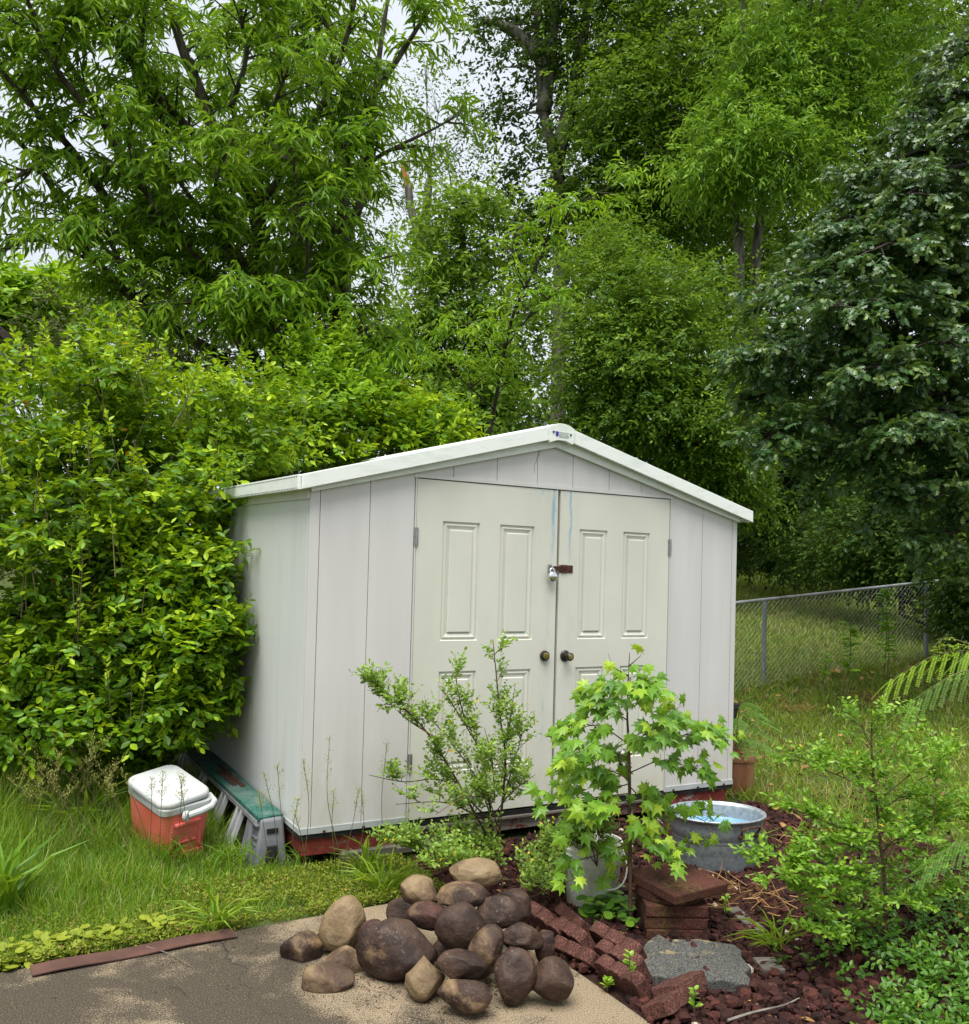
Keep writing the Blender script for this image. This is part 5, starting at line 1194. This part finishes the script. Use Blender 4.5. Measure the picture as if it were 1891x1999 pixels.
# planting bed of crushed red lava rock
t = NT('lava'); a_ = t.n.new('ShaderNodeAttribute'); a_.attribute_name = 'tint'
r_ = t.n.new('ShaderNodeValToRGB'); e = r_.color_ramp.elements; e[0].color = (.018, .010, .009, 1); e[1].position = .93; e[1].color = (.15, .05, .036, 1)
q = e.new(.45); q.color = (.06, .022, .018, 1); q = e.new(.955); q.color = (.2, .1, .06, 1); q = e.new(.97); q.color = (.55, .48, .38, 1)
t.l.new(a_.outputs['Fac'], r_.inputs[0])
M['lava'] = t.set(t.mix(t.rng(t.noise(120, 4, .7), .4, .65), r_.outputs[0], (.03, .015, .013)), .92, .15, None, t.noise(120, 4, .7), .8, .006)
ico = bmesh.new(); bmesh.ops.create_icosphere(ico, subdivisions=1, radius=1)
IV = np.array([v.co for v in ico.verts]); IF = np.array([[v.index for v in f.verts] for f in ico.faces]); ico.free()
def bed(P):
    x, y = P[:, 0], P[:, 1]
    e_ = .72 + .03 * np.sin(y * 9)
    left_ = np.where(y > -.66, .75 - .2 * rng.random(len(x)), e_)
    rl = right_of_line(P)
    return (x > left_) & (~rl | (rng.random(len(x)) < np.where(rl, .04, 1))) & (y < -.02)
N0 = 26000
P = np.stack([rng.uniform(.5, 4.6, N0), rng.uniform(-3.4, 0, N0)], 1); P = P[bed(P)]
P = np.column_stack([P, ground_z(P[:, 0], P[:, 1])]); P = P[in_view(P, 60)]
n = len(P); sz = .009 + .019 * rng.random(n) ** 1.8
P[:, 2] += rng.uniform(-.4, .9, n) * sz
mb = MB(); V = IV[None] * (1 + .28 * rng.normal(size=(n, len(IV), 1))) * (sz[:, None] * rng.uniform(.7, 1.25, (n, 3)))[:, None, :] + P[:, None, :]
ti = np.clip(.35 + .25 * rng.normal(size=n), 0, .9); ti[rng.random(n) < .008] = 1.0
mb.add(V.reshape(-1, 3), (IF[None] + (np.arange(n) * len(IV))[:, None, None]).reshape(-1, 3), np.repeat(ti, len(IV)))
tag(mb.build('lava_rock', 'lava'), kind='stuff')
t = NT('mulch_ground'); M['mulch_ground'] = t.set(t.mix(t.rng(t.noise(25, 5), .35, .65), (.02, .012, .01), (.055, .028, .022)), .95, .1, None, t.noise(60, 5, .7), .8, .02)
mb = MB(); pts = [(.70, -.55), (1.0, -.1), (2.6, -.05)] + [tuple(b) for b in BEDLINE] + [(4.5, -4.5), (.70, -4.5)]
mb.add(np.array([[x, y, -.208] for x, y in pts]), [list(range(len(pts)))[::-1]]); tag(mb.build('planting_bed', 'mulch_ground'), kind='structure')
# leaf litter and dry straw
M['dry_leaf'] = leafmat('dry_leaf', (.09, .05, .03), (.2, .12, .075), (.36, .22, .15), .15, .7, .2)
mb = MB()
for lo, hi, n, s_ in (((.8, -3), (3, -.3), 190, .05), ((2.8, -1.5), (6, 2.8), 120, .085), ((5, 2.6), (10, 3.5), 120, .1), ((-1.6, -.6), (.5, -.2), 25, .03)):
    P = np.column_stack([rng.uniform(lo[0], hi[0], n), rng.uniform(lo[1], hi[1], n)]); P = np.column_stack([P, ground_z(P[:, 0], P[:, 1]) + .02 + .03 * (lo[0] > 2)])
    place(mb, OVAL, P, rvec(n) * [1, 1, .3], rvec(n) * .6 + [0, 0, 1], s_ * rng.uniform(.5, 1.2, n), s_ * .6 * rng.uniform(.5, 1.2, n), rng.random(n))
for c, n in ((gpt(1450, 1760), 120), (gpt(1545, 1640), 50), (gpt(1700, 1330), 200), (gpt(1560, 1340), 160)):
    P = c + rng.normal(size=(n, 3)) * [.16, .14, 0]; P[:, 2] = ground_z(P[:, 0], P[:, 1]) + .01 + .05 * rng.random(n)
    place(mb, BLADE, P, rvec(n) * [1, 1, .35] + [0, 0, .1], rvec(n), rng.uniform(.08, .2, n), .004, .5 + .5 * rng.random(n))
tag(mb.build('leaf_litter', 'dry_leaf'), kind='stuff')
M['debris'] = leafmat('debris', (.02, .013, .009), (.045, .028, .018), (.11, .07, .04), .1, .8, .1)
mb = MB()
for (x, y), sp_, n in (((760, 1915), .10, 260), ((905, 1950), .08, 160), ((1000, 1925), .08, 200), ((1060, 1900), .07, 160), ((640, 1880), .07, 120), ((450, 1830), .14, 120), ((300, 1880), .35, 90), ((950, 1985), .3, 120)):
    P = atz(x, y, -.197) + rng.normal(size=(n, 3)) * [sp_ * 1.3, sp_, 0]
    place(mb, BLADE, P, rvec(n) * [1, 1, .06], rvec(n) * .2 + [0, 0, 1], rng.uniform(.008, .045, n), rng.uniform(.0015, .004, n), rng.random(n) * .93)
tag(mb.build('patio_debris', 'debris'), kind='stuff')
# fallen twigs on patio and bed, each a thing
for i, (pts, r0, lab) in enumerate([([(1420, 1992), (1470, 1976), (1530, 1962), (1560, 1948)], .006, 'pale bare twig lying on the mulch at the bottom edge'),
        ([(285, 1848), (330, 1862), (372, 1886)], .003, 'thin forked twig lying across the rusty bar'), ([(800, 1985), (840, 1993), (880, 1990)], .002, 'tiny dark twig on the patio before the stone pile'),
        ([(330, 1925), (352, 1930), (365, 1945)], .002, 'tiny curved dark twig in the middle of the bare patio')]):
    mb = MB(); mb.tube(curve([atz(x, y, -.190 if i else -.165) for x, y in pts], 4), r0, r0 * .4, 5)
    tag(mb.build('twig', 'bark_grey' if i < 2 else 'bark_dark', None, atz(*pts[0], -.19)), lab, 'twig')

def tuft(name, px_, label, n, L, wd, mat_, lean=.9, tint=.6, cat='grass', tpl=STRAP, spread=.03, dirb=(0, 0, 0)):
    b = gpt(*px_); o = thing(name, b, label, cat); mb = MB()
    P = b + rng.normal(size=(n, 3)) * [spread, spread, 0]
    d = rvec(n) * [lean, lean, .2] + [0, 0, 1] + np.array(dirb)
    up = norm(np.column_stack([-d[:, :2] * .6, np.ones(n) * .8])); 
    place(mb, tpl, P, d, up, L * rng.uniform(.6, 1.15, n), wd, np.clip(tint + .15 * rng.normal(size=n), 0, .93))
    mb.build('leaf_blades', mat_, o); return o
tuft('grass_tuft', (415, 1808), 'broad bladed grass tuft sprawling over the end of the rusty bar', 26, .26, .013, 'grass_tall', 1.3, .68)
tuft('grass_tuft', (748, 1745), 'light grass tuft at the patio edge behind the stone pile', 46, .26, .010, 'grass_tall', .9, .66)
tuft('grass_tuft', (715, 1710), 'upright grass tuft in front of the wood under the shed', 22, .26, .011, 'grass_tall', .6, .55)
tuft('grass_tuft', (1520, 1850), 'light arching grass tuft beside the wood block', 34, .22, .006, 'grass_tall', 1.2, .72, dirb=(-.3, .1, 0))
tuft('grass_tuft', (1462, 1695), 'thin upright grass blades before the wash tub', 9, .30, .012, 'grass_tall', .35, .6)
tuft('strappy_plant', (5, 1795), 'clump of wide strap leaves at the left edge of the lawn', 46, .42, .028, 'grass_tall', .5, .3, 'plant')
tuft('strappy_plant', (150, 1640), 'wide bladed clump in the long grass left of the cooler', 30, .42, .024, 'grass_tall', .6, .5, 'plant')
tuft('grass_tuft', (590, 1690), 'long grass tuft at the front left shed corner', 26, .16, .007, 'grass_tall', .6, .35)
tuft('grass_tuft', (450, 1700), 'long grass tuft in front of the grey platform end', 50, .19, .007, 'grass_tall', .7, .4, spread=.1)
tuft('grass_tuft', (330, 1690), 'long grass standing against the front of the cooler', 40, .22, .005, 'grass_tall', .5, .35, spread=.08)
def seeding(label, stalks):
    """grass stalks with open seed heads: (base px, top px, depth)"""
    b0 = A(*stalks[0][0], stalks[0][2]); o = thing('seeding_grass', b0, label, 'grass'); sm, hm = MB(), MB()
    for (bx, by), (tx, ty), dep in stalks:
        a, b = A(bx, by, dep), A(tx, ty, dep - .05); m_ = (a + b) / 2 + [.02 * rng.normal(), 0, .02]
        C = curve([a, m_, b], 8); sm.tube(C, .0022, .0012, 4)
        n = 46; s_ = .62 + .38 * rng.random(n) ** .8; Q = np.stack([np.interp(s_, np.linspace(0, 1, len(C)), C[:, i]) for i in range(3)], 1)
        d = rvec(n) * [1, 1, .4] + [0, 0, 1.1]; off = norm(d) * (rng.random(n) * .055 * (1.25 - s_) / .6)[:, None]
        for i in range(0, n, 4): hm.tube([Q[i], Q[i] + off[i]], .0009, .0008, 3, cap=False)
        place(hm, DIAM, Q + off, d, rvec(n), .013, .005, .3 + .5 * rng.random(n))
    sm.build('stalk', 'green_stem', o); hm.build('seed_head', 'seed_straw', o)
seeding('tall seeding grass before the pale front panel left of the doors', [((672, 1700), (643, 1440), 4.95), ((668, 1690), (700, 1540), 4.95), ((752, 1690), (755, 1452), 5.0), ((655, 1690), (652, 1545), 4.9), ((690, 1700), (706, 1550), 4.95)])
seeding('tall seeding grass around the front left corner of the shed', [((592, 1690), (592, 1483), 4.9), ((560, 1690), (541, 1495), 4.95), ((545, 1690), (515, 1510), 5.0), ((575, 1690), (582, 1560), 4.9), ((525, 1690), (505, 1545), 5.0), ((600, 1695), (575, 1590), 4.9)])
seeding('tall seeding grass in front of the white cooler lid', [((310, 1680), (318, 1505), 4.9), ((340, 1690), (355, 1520), 4.9), ((290, 1680), (296, 1520), 4.95), ((372, 1690), (350, 1515), 4.9), ((300, 1690), (235, 1500), 5.0)])
seeding('mass of tall seeding grass left of the cooler below the bush', [((rng.uniform(20, 260), 1650), (rng.uniform(0, 245), rng.uniform(1415, 1530)), rng.uniform(5.0, 5.7)) for _ in range(30)])
# round-leaved creepers
def round_weed(name, label, pts, n, s_, mat_, spread, h, kind=None, tint=.6):
    mb = MB(); bs_ = np.array([gpt(*q) for q in pts]); P = bs_[rng.integers(0, len(bs_), n)] + rng.normal(size=(n, 3)) * [spread, spread, 0]
    P[:, 2] = -.195 + h * rng.random(n)
    place(mb, ROUND, P, rvec(n) * [1, 1, .15], rvec(n) * .35 + [0, 0, 1] + (CAM - P) * .05, s_ * rng.uniform(.6, 1.2, n), s_ * rng.uniform(.7, 1.25, n), np.clip(tint + .2 * rng.normal(size=n), 0, .93))
    o = mb.build(name, mat_, None, bs_[0])
    return tag(o, None if kind else label, None if kind else 'plant', kind=kind)
round_weed('creeping_weed', 'pale green round leaved creeper spilling over the left end of the rusty bar', [(5, 1872), (30, 1868), (60, 1862), (90, 1855), (120, 1850), (150, 1845), (190, 1838), (230, 1832), (20, 1890), (70, 1872), (300, 1820), (330, 1812)], 240, .045, 'moss_weed', .035, .05, 'stuff', tint=.72)
round_weed('round_leaf_weed', 'small round leaved weed at the foot of the white bucket', [(1172, 1790), (1190, 1800), (1205, 1790), (1218, 1808), (1150, 1795), (1200, 1775)], 110, .05, 'leaf_cover', .035, .10, 'stuff', tint=.62)

# ------------------------------------------------------------------ shrubs before the doors
def shrub(name, label, cat, base_px, stems, tpl, leafm, leaf, wid, per_m, k, tl, twl, droop, tint, gold=0, t0=.15, rise=.5, bark='twig', part='foliage', tw_r=.0025):
    b = gpt(*base_px)
    return limb_tree(name, label, cat, b, [], stems, tpl, leafm, bark, leaf, wid, per_m, k, tl, twl, droop, tint, t0, rise, part, None, .3, .2, None, tw_r, gold)
def ST(pts, da, db, r=.006, den=1.): return LB(pts, da, db, r, r * .3, den)
shrub('door_shrub', 'airy shrub with small round leaves spreading before the left door', 'shrub', (972, 1652),
    [ST([(972, 1650), (952, 1633), (893, 1526), (834, 1431), (775, 1372), (692, 1311)], 5.15, 4.85, .008, 1.25), ST([(965, 1645), (941, 1479), (905, 1396), (888, 1318)], 5.1, 5.0, .007, .8),
     ST([(941, 1470), (889, 1384), (855, 1339)], 5.0, 4.95, .004, .7), ST([(972, 1650), (986, 1491), (976, 1396), (962, 1249)], 5.15, 5.1, .008, 1.0), ST([(985, 1480), (996, 1400), (1005, 1339)], 5.1, 5.0, .004, .8),
     ST([(955, 1600), (870, 1526), (787, 1526), (720, 1513)], 5.1, 4.85, .005, .8), ST([(945, 1600), (870, 1567), (772, 1570)], 5.05, 4.8, .005, .9), ST([(964, 1590), (1000, 1545), (1045, 1512)], 5.1, 4.95, .004, .8),
     ST([(960, 1600), (930, 1520), (880, 1450), (840, 1400)], 5.2, 5.15, .005, 1.0), ST([(972, 1600), (1000, 1500), (1020, 1430)], 5.15, 5.15, .005, .9), ST([(850, 1440), (790, 1400), (720, 1330)], 4.95, 4.9, .004, 1.2), ST([(970, 1610), (950, 1560), (900, 1560), (850, 1590)], 5.0, 4.75, .004, 1.0), ST([(965, 1560), (960, 1480), (945, 1420)], 5.0, 4.9, .004, 1.1), ST([(800, 1390), (755, 1375), (735, 1390)], 4.9, 4.8, .003, 1.0)],
    OVAL, 'leaf_small', .032, .019, 19, 7, .10, (.04, .15), .05, .50, .006)
shrub('low_shrub', 'low spreading small leaved shrub between the stone pile and the shed', 'shrub', (960, 1690),
    [ST([(1000, 1720), (930, 1690), (850, 1665), (775, 1650)], 4.95, 4.75, .005, 1.3), ST([(1000, 1720), (900, 1700), (840, 1695)], 4.8, 4.6, .005, 1.2), ST([(1010, 1740), (1060, 1690), (1100, 1640)], 4.85, 4.95, .005, 1.3), ST([(1010, 1740), (1040, 1720), (1090, 1700)], 4.7, 4.75, .005, 1.3),
     ST([(1010, 1750), (1040, 1750), (1070, 1735)], 4.6, 4.55, .004, 1.0), ST([(990, 1710), (960, 1660), (900, 1640)], 5.0, 5.0, .005, 1.2)],
    OVAL, 'leaf_small', .031, .019, 36, 7, .11, (.05, .17), .05, .45, .012)
shrub('bucket_plant', 'small leaved bushy plant growing out of the white bucket', 'plant', (1166, 1690),
    [ST([(1165, 1690), (1150, 1640), (1120, 1600)], 4.62, 4.55, .004, 1.3), ST([(1165, 1690), (1170, 1640), (1190, 1600)], 4.62, 4.6, .004, 1.2), ST([(1160, 1690), (1120, 1650), (1085, 1650)], 4.68, 4.66, .004, 1.0), ST([(1165, 1690), (1140, 1650), (1150, 1610)], 4.65, 4.65, .003, 1.1)],
    OVAL, 'leaf_small', .028, .018, 46, 7, .09, (.05, .14), .1, .45)
# young sweetgum
def zq(pts): return [(1040 + x * .2773, 1230 + y * .2773) for x, y in pts]
gb = gpt(1229, 1805); gum = thing('maple_leaved_sapling', gb, 'fresh green sapling with star shaped leaves before the right door', 'sapling')
gd = 4.52; sm, lm = MB(), MB()
main = pxl(zq([(688, 2050), (685, 1750), (680, 1000), (670, 720), (665, 600), (670, 400), (680, 160)]), gd, gd + .08)
sm.tube(curve(main, 6), np.interp(np.linspace(0, 1, 37), [0, .35, 1], [.012, .008, .002]), None, 7)
gbr = [([(670, 640), (560, 560), (480, 470), (390, 400)], 9), ([(670, 520), (590, 500), (430, 520)], 9), ([(672, 430), (600, 440), (540, 410)], 6), ([(675, 480), (760, 440), (800, 330)], 9), ([(680, 400), (740, 420), (800, 440)], 7), ([(680, 250), (760, 180)], 1), ([(672, 320), (560, 262)], 1), ([(676, 380), (690, 330)], 3),
       ([(670, 800), (480, 680), (320, 690), (230, 740)], 12), ([(680, 880), (820, 800), (1000, 760), (1200, 700), (1330, 780)], 15), ([(690, 1000), (900, 920), (1060, 980), (1170, 1000)], 11), ([(680, 900), (500, 850), (300, 880), (260, 960)], 14), ([(680, 1050), (500, 980), (300, 1020)], 12),
       ([(760, 830), (960, 640), (980, 560)], 9), ([(680, 820), (780, 740), (880, 680)], 9), ([(680, 1150), (420, 1180), (230, 1180), (100, 1180)], 12), ([(685, 1250), (900, 1280), (1100, 1300), (1270, 1380)], 14), ([(685, 1350), (420, 1320), (250, 1420)], 11), ([(685, 1450), (850, 1480), (1000, 1520), (1230, 1480)], 14),
       ([(685, 1450), (560, 1520), (560, 1620)], 7), ([(690, 1600), (640, 1700), (590, 1790)], 5), ([(685, 1300), (780, 1380), (800, 1540)], 10), ([(680, 1100), (780, 1200), (860, 1250)], 9), ([(680, 1200), (560, 1260), (440, 1260)], 8), ([(685, 1500), (400, 1600), (260, 1640), (300, 1800)], 7), ([(685, 1500), (880, 1600), (960, 1620)], 6), ([(680, 980), (620, 900), (560, 900)], 8), ([(680, 1080), (600, 1100), (540, 1060)], 7)]
FWD = -np.array([math.sin(-EUL[2]), math.cos(-EUL[2]), 0])      # towards the viewer's side of the plant
for pts, n in gbr:
    n = int(n * (2.6 if pts[0][1] < 1120 else 1.7)) if n > 2 else n
    dz_ = rng.uniform(-.28, .22); C = curve(pxl(zq(pts), gd, gd + dz_), 6); sm.tube(C, .0035, .0015, 5)
    tt = .22 + .78 * (np.arange(n) + rng.random(n)) / n; tt[-1] = 1
    Q = np.stack([np.interp(tt, np.linspace(0, 1, len(C)), C[:, i]) for i in range(3)], 1)
    out = norm(C[-1] - C[0]) * .8
    d = out + rvec(n) * .9 + FWD * rng.uniform(-.3, .9, (n, 1)); d[:, 2] = -.15 - .3 * rng.random(n)
    pe = norm(d * [1, 1, 0] + [0, 0, .35]) * rng.uniform(.03, .08, n)[:, None]
    for q_, e_ in zip(Q, pe): sm.tube([q_, q_ + e_], .0012, .001, 3, cap=False)
    d[:, 2] -= .45 * rng.random(n)
    Q = Q + rng.normal(size=(n, 3)) * [.015, .015, .028]; sz = rng.uniform(.05, .095, n); up = np.array([0, 0, .75]) + FWD * .55 + .45 * rvec(n)
    place(lm, GUM, Q + pe, d, up, sz, sz * .98, np.clip(.42 + .24 * rng.normal(size=n) + .25 * (tt - .6), 0, .93))
sm.build('stem', 'twig', gum, smooth=True); lm.build('foliage', 'leaf_gum', gum)
# privet sapling at the right
def z5(pts): return [(1440 + x * .3273, 1350 + y * .3273) for x, y in pts]
pd_ = 4.25
ps = [ST(z5([(872, 1620), (878, 1200), (850, 880), (815, 560), (798, 330), (800, 150)]), pd_, pd_ + .1, .010, .7)]
for pts, db in (([(835, 720), (1000, 600), (1290, 330)], .15), ([(810, 600), (600, 500), (330, 400)], -.15), ([(850, 880), (560, 790), (340, 700)], -.2), ([(820, 560), (900, 420), (1000, 170)], .2), ([(800, 330), (760, 260), (740, 180)], .0), ([(850, 860), (1100, 800), (1360, 760)], .25),
        ([(870, 1000), (600, 900), (420, 930)], -.2), ([(880, 1100), (500, 1030), (60, 1020)], -.3), ([(880, 1150), (600, 1100), (180, 1120)], -.35), ([(880, 1200), (1100, 1050), (1340, 960)], .2), ([(880, 1000), (1000, 850), (1370, 620)], .4), ([(870, 1300), (600, 1230), (300, 1230)], -.3), ([(870, 1300), (1050, 1250), (1250, 1200)], .2),
        ([(870, 1400), (650, 1350), (450, 1420)], -.3), ([(880, 1050), (760, 960), (640, 960)], .3), ([(870, 950), (950, 880), (1100, 900)], -.2), ([(880, 1250), (800, 1150), (700, 1150)], .25), ([(880, 1350), (960, 1250), (1050, 1330)], -.1), ([(870, 1450), (760, 1400), (650, 1430)], .2), ([(815, 600), (720, 520), (690, 420)], .1), ([(825, 650), (950, 560), (1120, 400)], -.1), ([(860, 900), (720, 880), (560, 850)], .2), ([(1150, 900), (1180, 600), (1150, 330)], .5)):
    ps.append(ST(z5(pts), pd_, pd_ + db, .004, 1.0))
shrub('privet_sapling', 'slender leafy sapling with pointed oval leaves at the right front', 'sapling', z5([(872, 1620)])[0], ps, OVAL, 'leaf_privet', .037, .019, 22, 7, .10, (.04, .15), .1, .5, .006, t0=.2, rise=.25)
# ground cover in the right front corner
mb = MB()
N0 = 1500; xs_ = rng.uniform(1480, 1990, N0); ys_ = rng.uniform(1690, 2080, N0)
okm = (ys_ > 1700 + .9 * np.maximum(0, 1700 - xs_)) & (rng.random(N0) < np.interp(xs_, [1480, 1620, 1720, 1800], [.10, .35, .8, 1])) & (rng.random(N0) < np.interp(ys_, [1690, 1780], [.5, 1]))
okm &= ~((xs_ < 1720) & (ys_ > 1930) & (rng.random(N0) < .85))
okm &= np.sin(xs_ * .035) * np.sin(ys_ * .05 + xs_ * .01) > -.45
P = np.array([atz(x, y, -.2) for x, y in zip(xs_[okm], ys_[okm])]); n = len(P); P[:, 2] += rng.random(n) * .09
sprays(mb, OVAL, P, rvec(n) * [1, 1, .2] + [0, 0, .75], 7, .11, .038, .022, .05, .42, .2, .3, flat=.9, gold=.004)
tag(mb.build('ground_cover', 'leaf_cover'), kind='stuff')
# seedlings in the bed, each its own
for (x, y, h_, lab) in ((1355, 1985, .11, 'tiny upright yellowish seedling at the bottom edge of the bed'), (1228, 1915, .11, 'three leaved seedling growing over the red edging blocks'), (1415, 1800, .13, 'small light green seedling right of the paver stack'), (1665, 1880, .16, 'bright young seedling before the privet sapling'), (1185, 1935, .05, 'tiny weed at the patio corner below the edging blocks')):
    b = atz(x, y, -.2 if x != 1228 else -.10); o = thing('seedling', b, lab, 'plant'); sm, lm = MB(), MB(); sm.tube([b, b + [0, 0, h_]], .0025, .0015, 5)
    n = 14; tt = .3 + .7 * np.arange(n) / (n - 1); Q = b + np.array([0, 0, h_]) * tt[:, None]
    place(lm, OVAL, Q, rvec(n) * [1, 1, .2] + [0, 0, .45], rvec(n) * .3 + [0, 0, 1], .035 * (1.2 - .4 * tt), .019, np.clip(.7 + .15 * rng.normal(size=n), 0, .93))
    sm.build('stem', 'green_stem', o); lm.build('foliage', 'leaf_privet', o)
# weeds along the fence
for (x, y, h_, lf, lab) in ((1600, 1352, .42, .11, 'short leafy weed at the fence left of the taller one'), (1652, 1352, .78, .13, 'leafy weed standing in front of the fence middle'), (1730, 1328, .68, .12, 'bushy weed at the fence before the far post'), (1735, 1318, 1.05, .13, 'tall thin weed reaching up the wire near the far post')):
    b = gpt(x, y); b = b if y != 1318 else b + np.array([.25, .25, .0]); o = thing('fence_weed', b, lab, 'weed'); sm, lm = MB(), MB(); top = b + np.array([.06 * rng.normal(), .03 * rng.normal(), h_])
    sm.tube(curve([b, (b + top) / 2 + [.03, 0, 0], top], 4), .008, .004, 5); n = int(34 * h_ / .6); tt = .3 + .7 * rng.random(n)
    place(lm, OVAL, b + (top - b) * tt[:, None], rvec(n) * [1, 1, .2] + [0, 0, .15], rvec(n) * .4 + [0, 0, 1], lf * rng.uniform(.6, 1.2, n), lf * .55, np.clip(.6 + .2 * rng.normal(size=n), 0, .93))
    sm.build('stem', 'green_stem', o); lm.build('foliage', 'leaf_privet', o)
# mimosa: feathery fronds
def frond(sm, lm, base, tip, sag, npair, plen, tint, k=15, hang=.5, lw=(.014, .0042)):
    C = curve([base, (base + tip) / 2 + [0, 0, sag], tip], 10); sm.tube(C, .0022, .001, 4, cap=False)
    ax = norm(tip - base); sd = norm(np.cross(ax, [0, 0, 1.]))
    for i in range(npair):
        s_ = .12 + .88 * i / (npair - 1); q_ = np.array([np.interp(s_, np.linspace(0, 1, len(C)), C[:, j]) for j in range(3)])
        for sg in (1, -1):
            d = norm(ax * .75 + sd * sg * .75 + np.array([0, 0, -hang])); L = plen * (1 - .35 * abs(s_ - .45)) * rng.uniform(.9, 1.1)
            e_ = q_ + d * L + [0, 0, -.12 * L]; sm.tube([q_, (q_ + e_) / 2 + [0, 0, .05 * L], e_], .0009, .0006, 3, cap=False)
            tt = (np.arange(k) + .6) / k; B = q_ + (e_ - q_) * tt[:, None] + np.array([0, 0, 1.]) * (.2 * L * tt * (1 - tt))[:, None]
            pn = norm(np.cross(d, np.array([0, 0, 1.]) + FWD * .4)); 
            for s2 in (1, -1):
                dd = pn * s2 + d * .55 + .08 * rvec(k); place(lm, DIAM, B, dd, np.cross(dd, d) * s2 + .15 * rvec(k), lw[0] * (1 - .35 * np.abs(tt - .4)), lw[1], np.clip(tint + .1 * rng.normal(size=k), 0, .93))
mb_ = gpt(2150, 1950); mim = thing('mimosa_tree', mb_, 'mimosa with feathery fronds reaching in at the right edge', 'tree')
sm, lm = MB(), MB(); tk = [mb_, mb_ + [0, .05, .7], mb_ + [.02, .1, 1.5], mb_ + [.05, .1, 2.6]]; sm.tube(curve(tk, 5), .035, .012, 8)
dm_ = 3.1
for (bx, by), (tx, ty), dep, pl, ti, hz in (((1912, 1268), (1742, 1325), dm_, .115, .82, .7), ((1930, 1300), (1780, 1378), dm_ - .2, .13, .38, .3), ((1930, 1640), (1812, 1690), dm_ - .1, .10, .3, .35), ((1990, 1230), (1880, 1285), dm_ + .2, .11, .6, .5)):
    b, t_ = A(bx, by, dep), A(tx, ty, dep); tr_ = mb_ + [0, .06, max(.3, b[2] - mb_[2] - .15)]; sm.tube(curve([tr_, (tr_ + b) / 2 + [0, 0, .06], b], 4), .008, .003, 5)
    frond(sm, lm, b, t_, .03, 8, pl, ti, 18, hz, (.0098, .0036))
for pts in ([(1905, 1262), (1870, 1250), (1845, 1246), (1825, 1262), (1822, 1285), (1830, 1284)], [(1905, 1268), (1868, 1262), (1838, 1260), (1832, 1275), (1836, 1290)], [(1900, 1275), (1880, 1258), (1862, 1268), (1855, 1285)]):
    C = curve(pxl(pts, dm_, dm_), 5); sm.tube(C, .002, .001, 4); n = 60; tt = rng.random(n); Q = np.stack([np.interp(tt, np.linspace(0, 1, len(C)), C[:, i]) for i in range(3)], 1); place(lm, DIAM, Q, rvec(n), rvec(n), .011, .004, .88)
sm.build('trunk', 'green_stem', mim, smooth=True); lm.build('foliage', 'leaf_mimosa', mim)
sb = np.array([3.62, .30, .10]); ms = thing('mimosa_seedling', sb, 'dark feathery seedling growing in the terracotta coloured bucket', 'plant'); sm, lm = MB(), MB(); sm.tube([sb, sb + [.03, 0, .35]], .005, .003, 5)
for (tx, ty, dep, z0) in ((1500, 1440, 7.2, .2), (1520, 1475, 7.0, .12), (1490, 1400, 7.2, .3), (1470, 1380, 7.3, .34), (1440, 1420, 7.0, .25), (1465, 1470, 6.9, .15), (1510, 1420, 7.6, .25)):
    frond(sm, lm, sb + [.02, 0, z0], A(tx, ty, dep), .04, 8, .10, .3, 12, .3, (.018, .006))
sm.build('stem', 'green_stem', ms); lm.build('foliage', 'leaf_mimosa', ms)
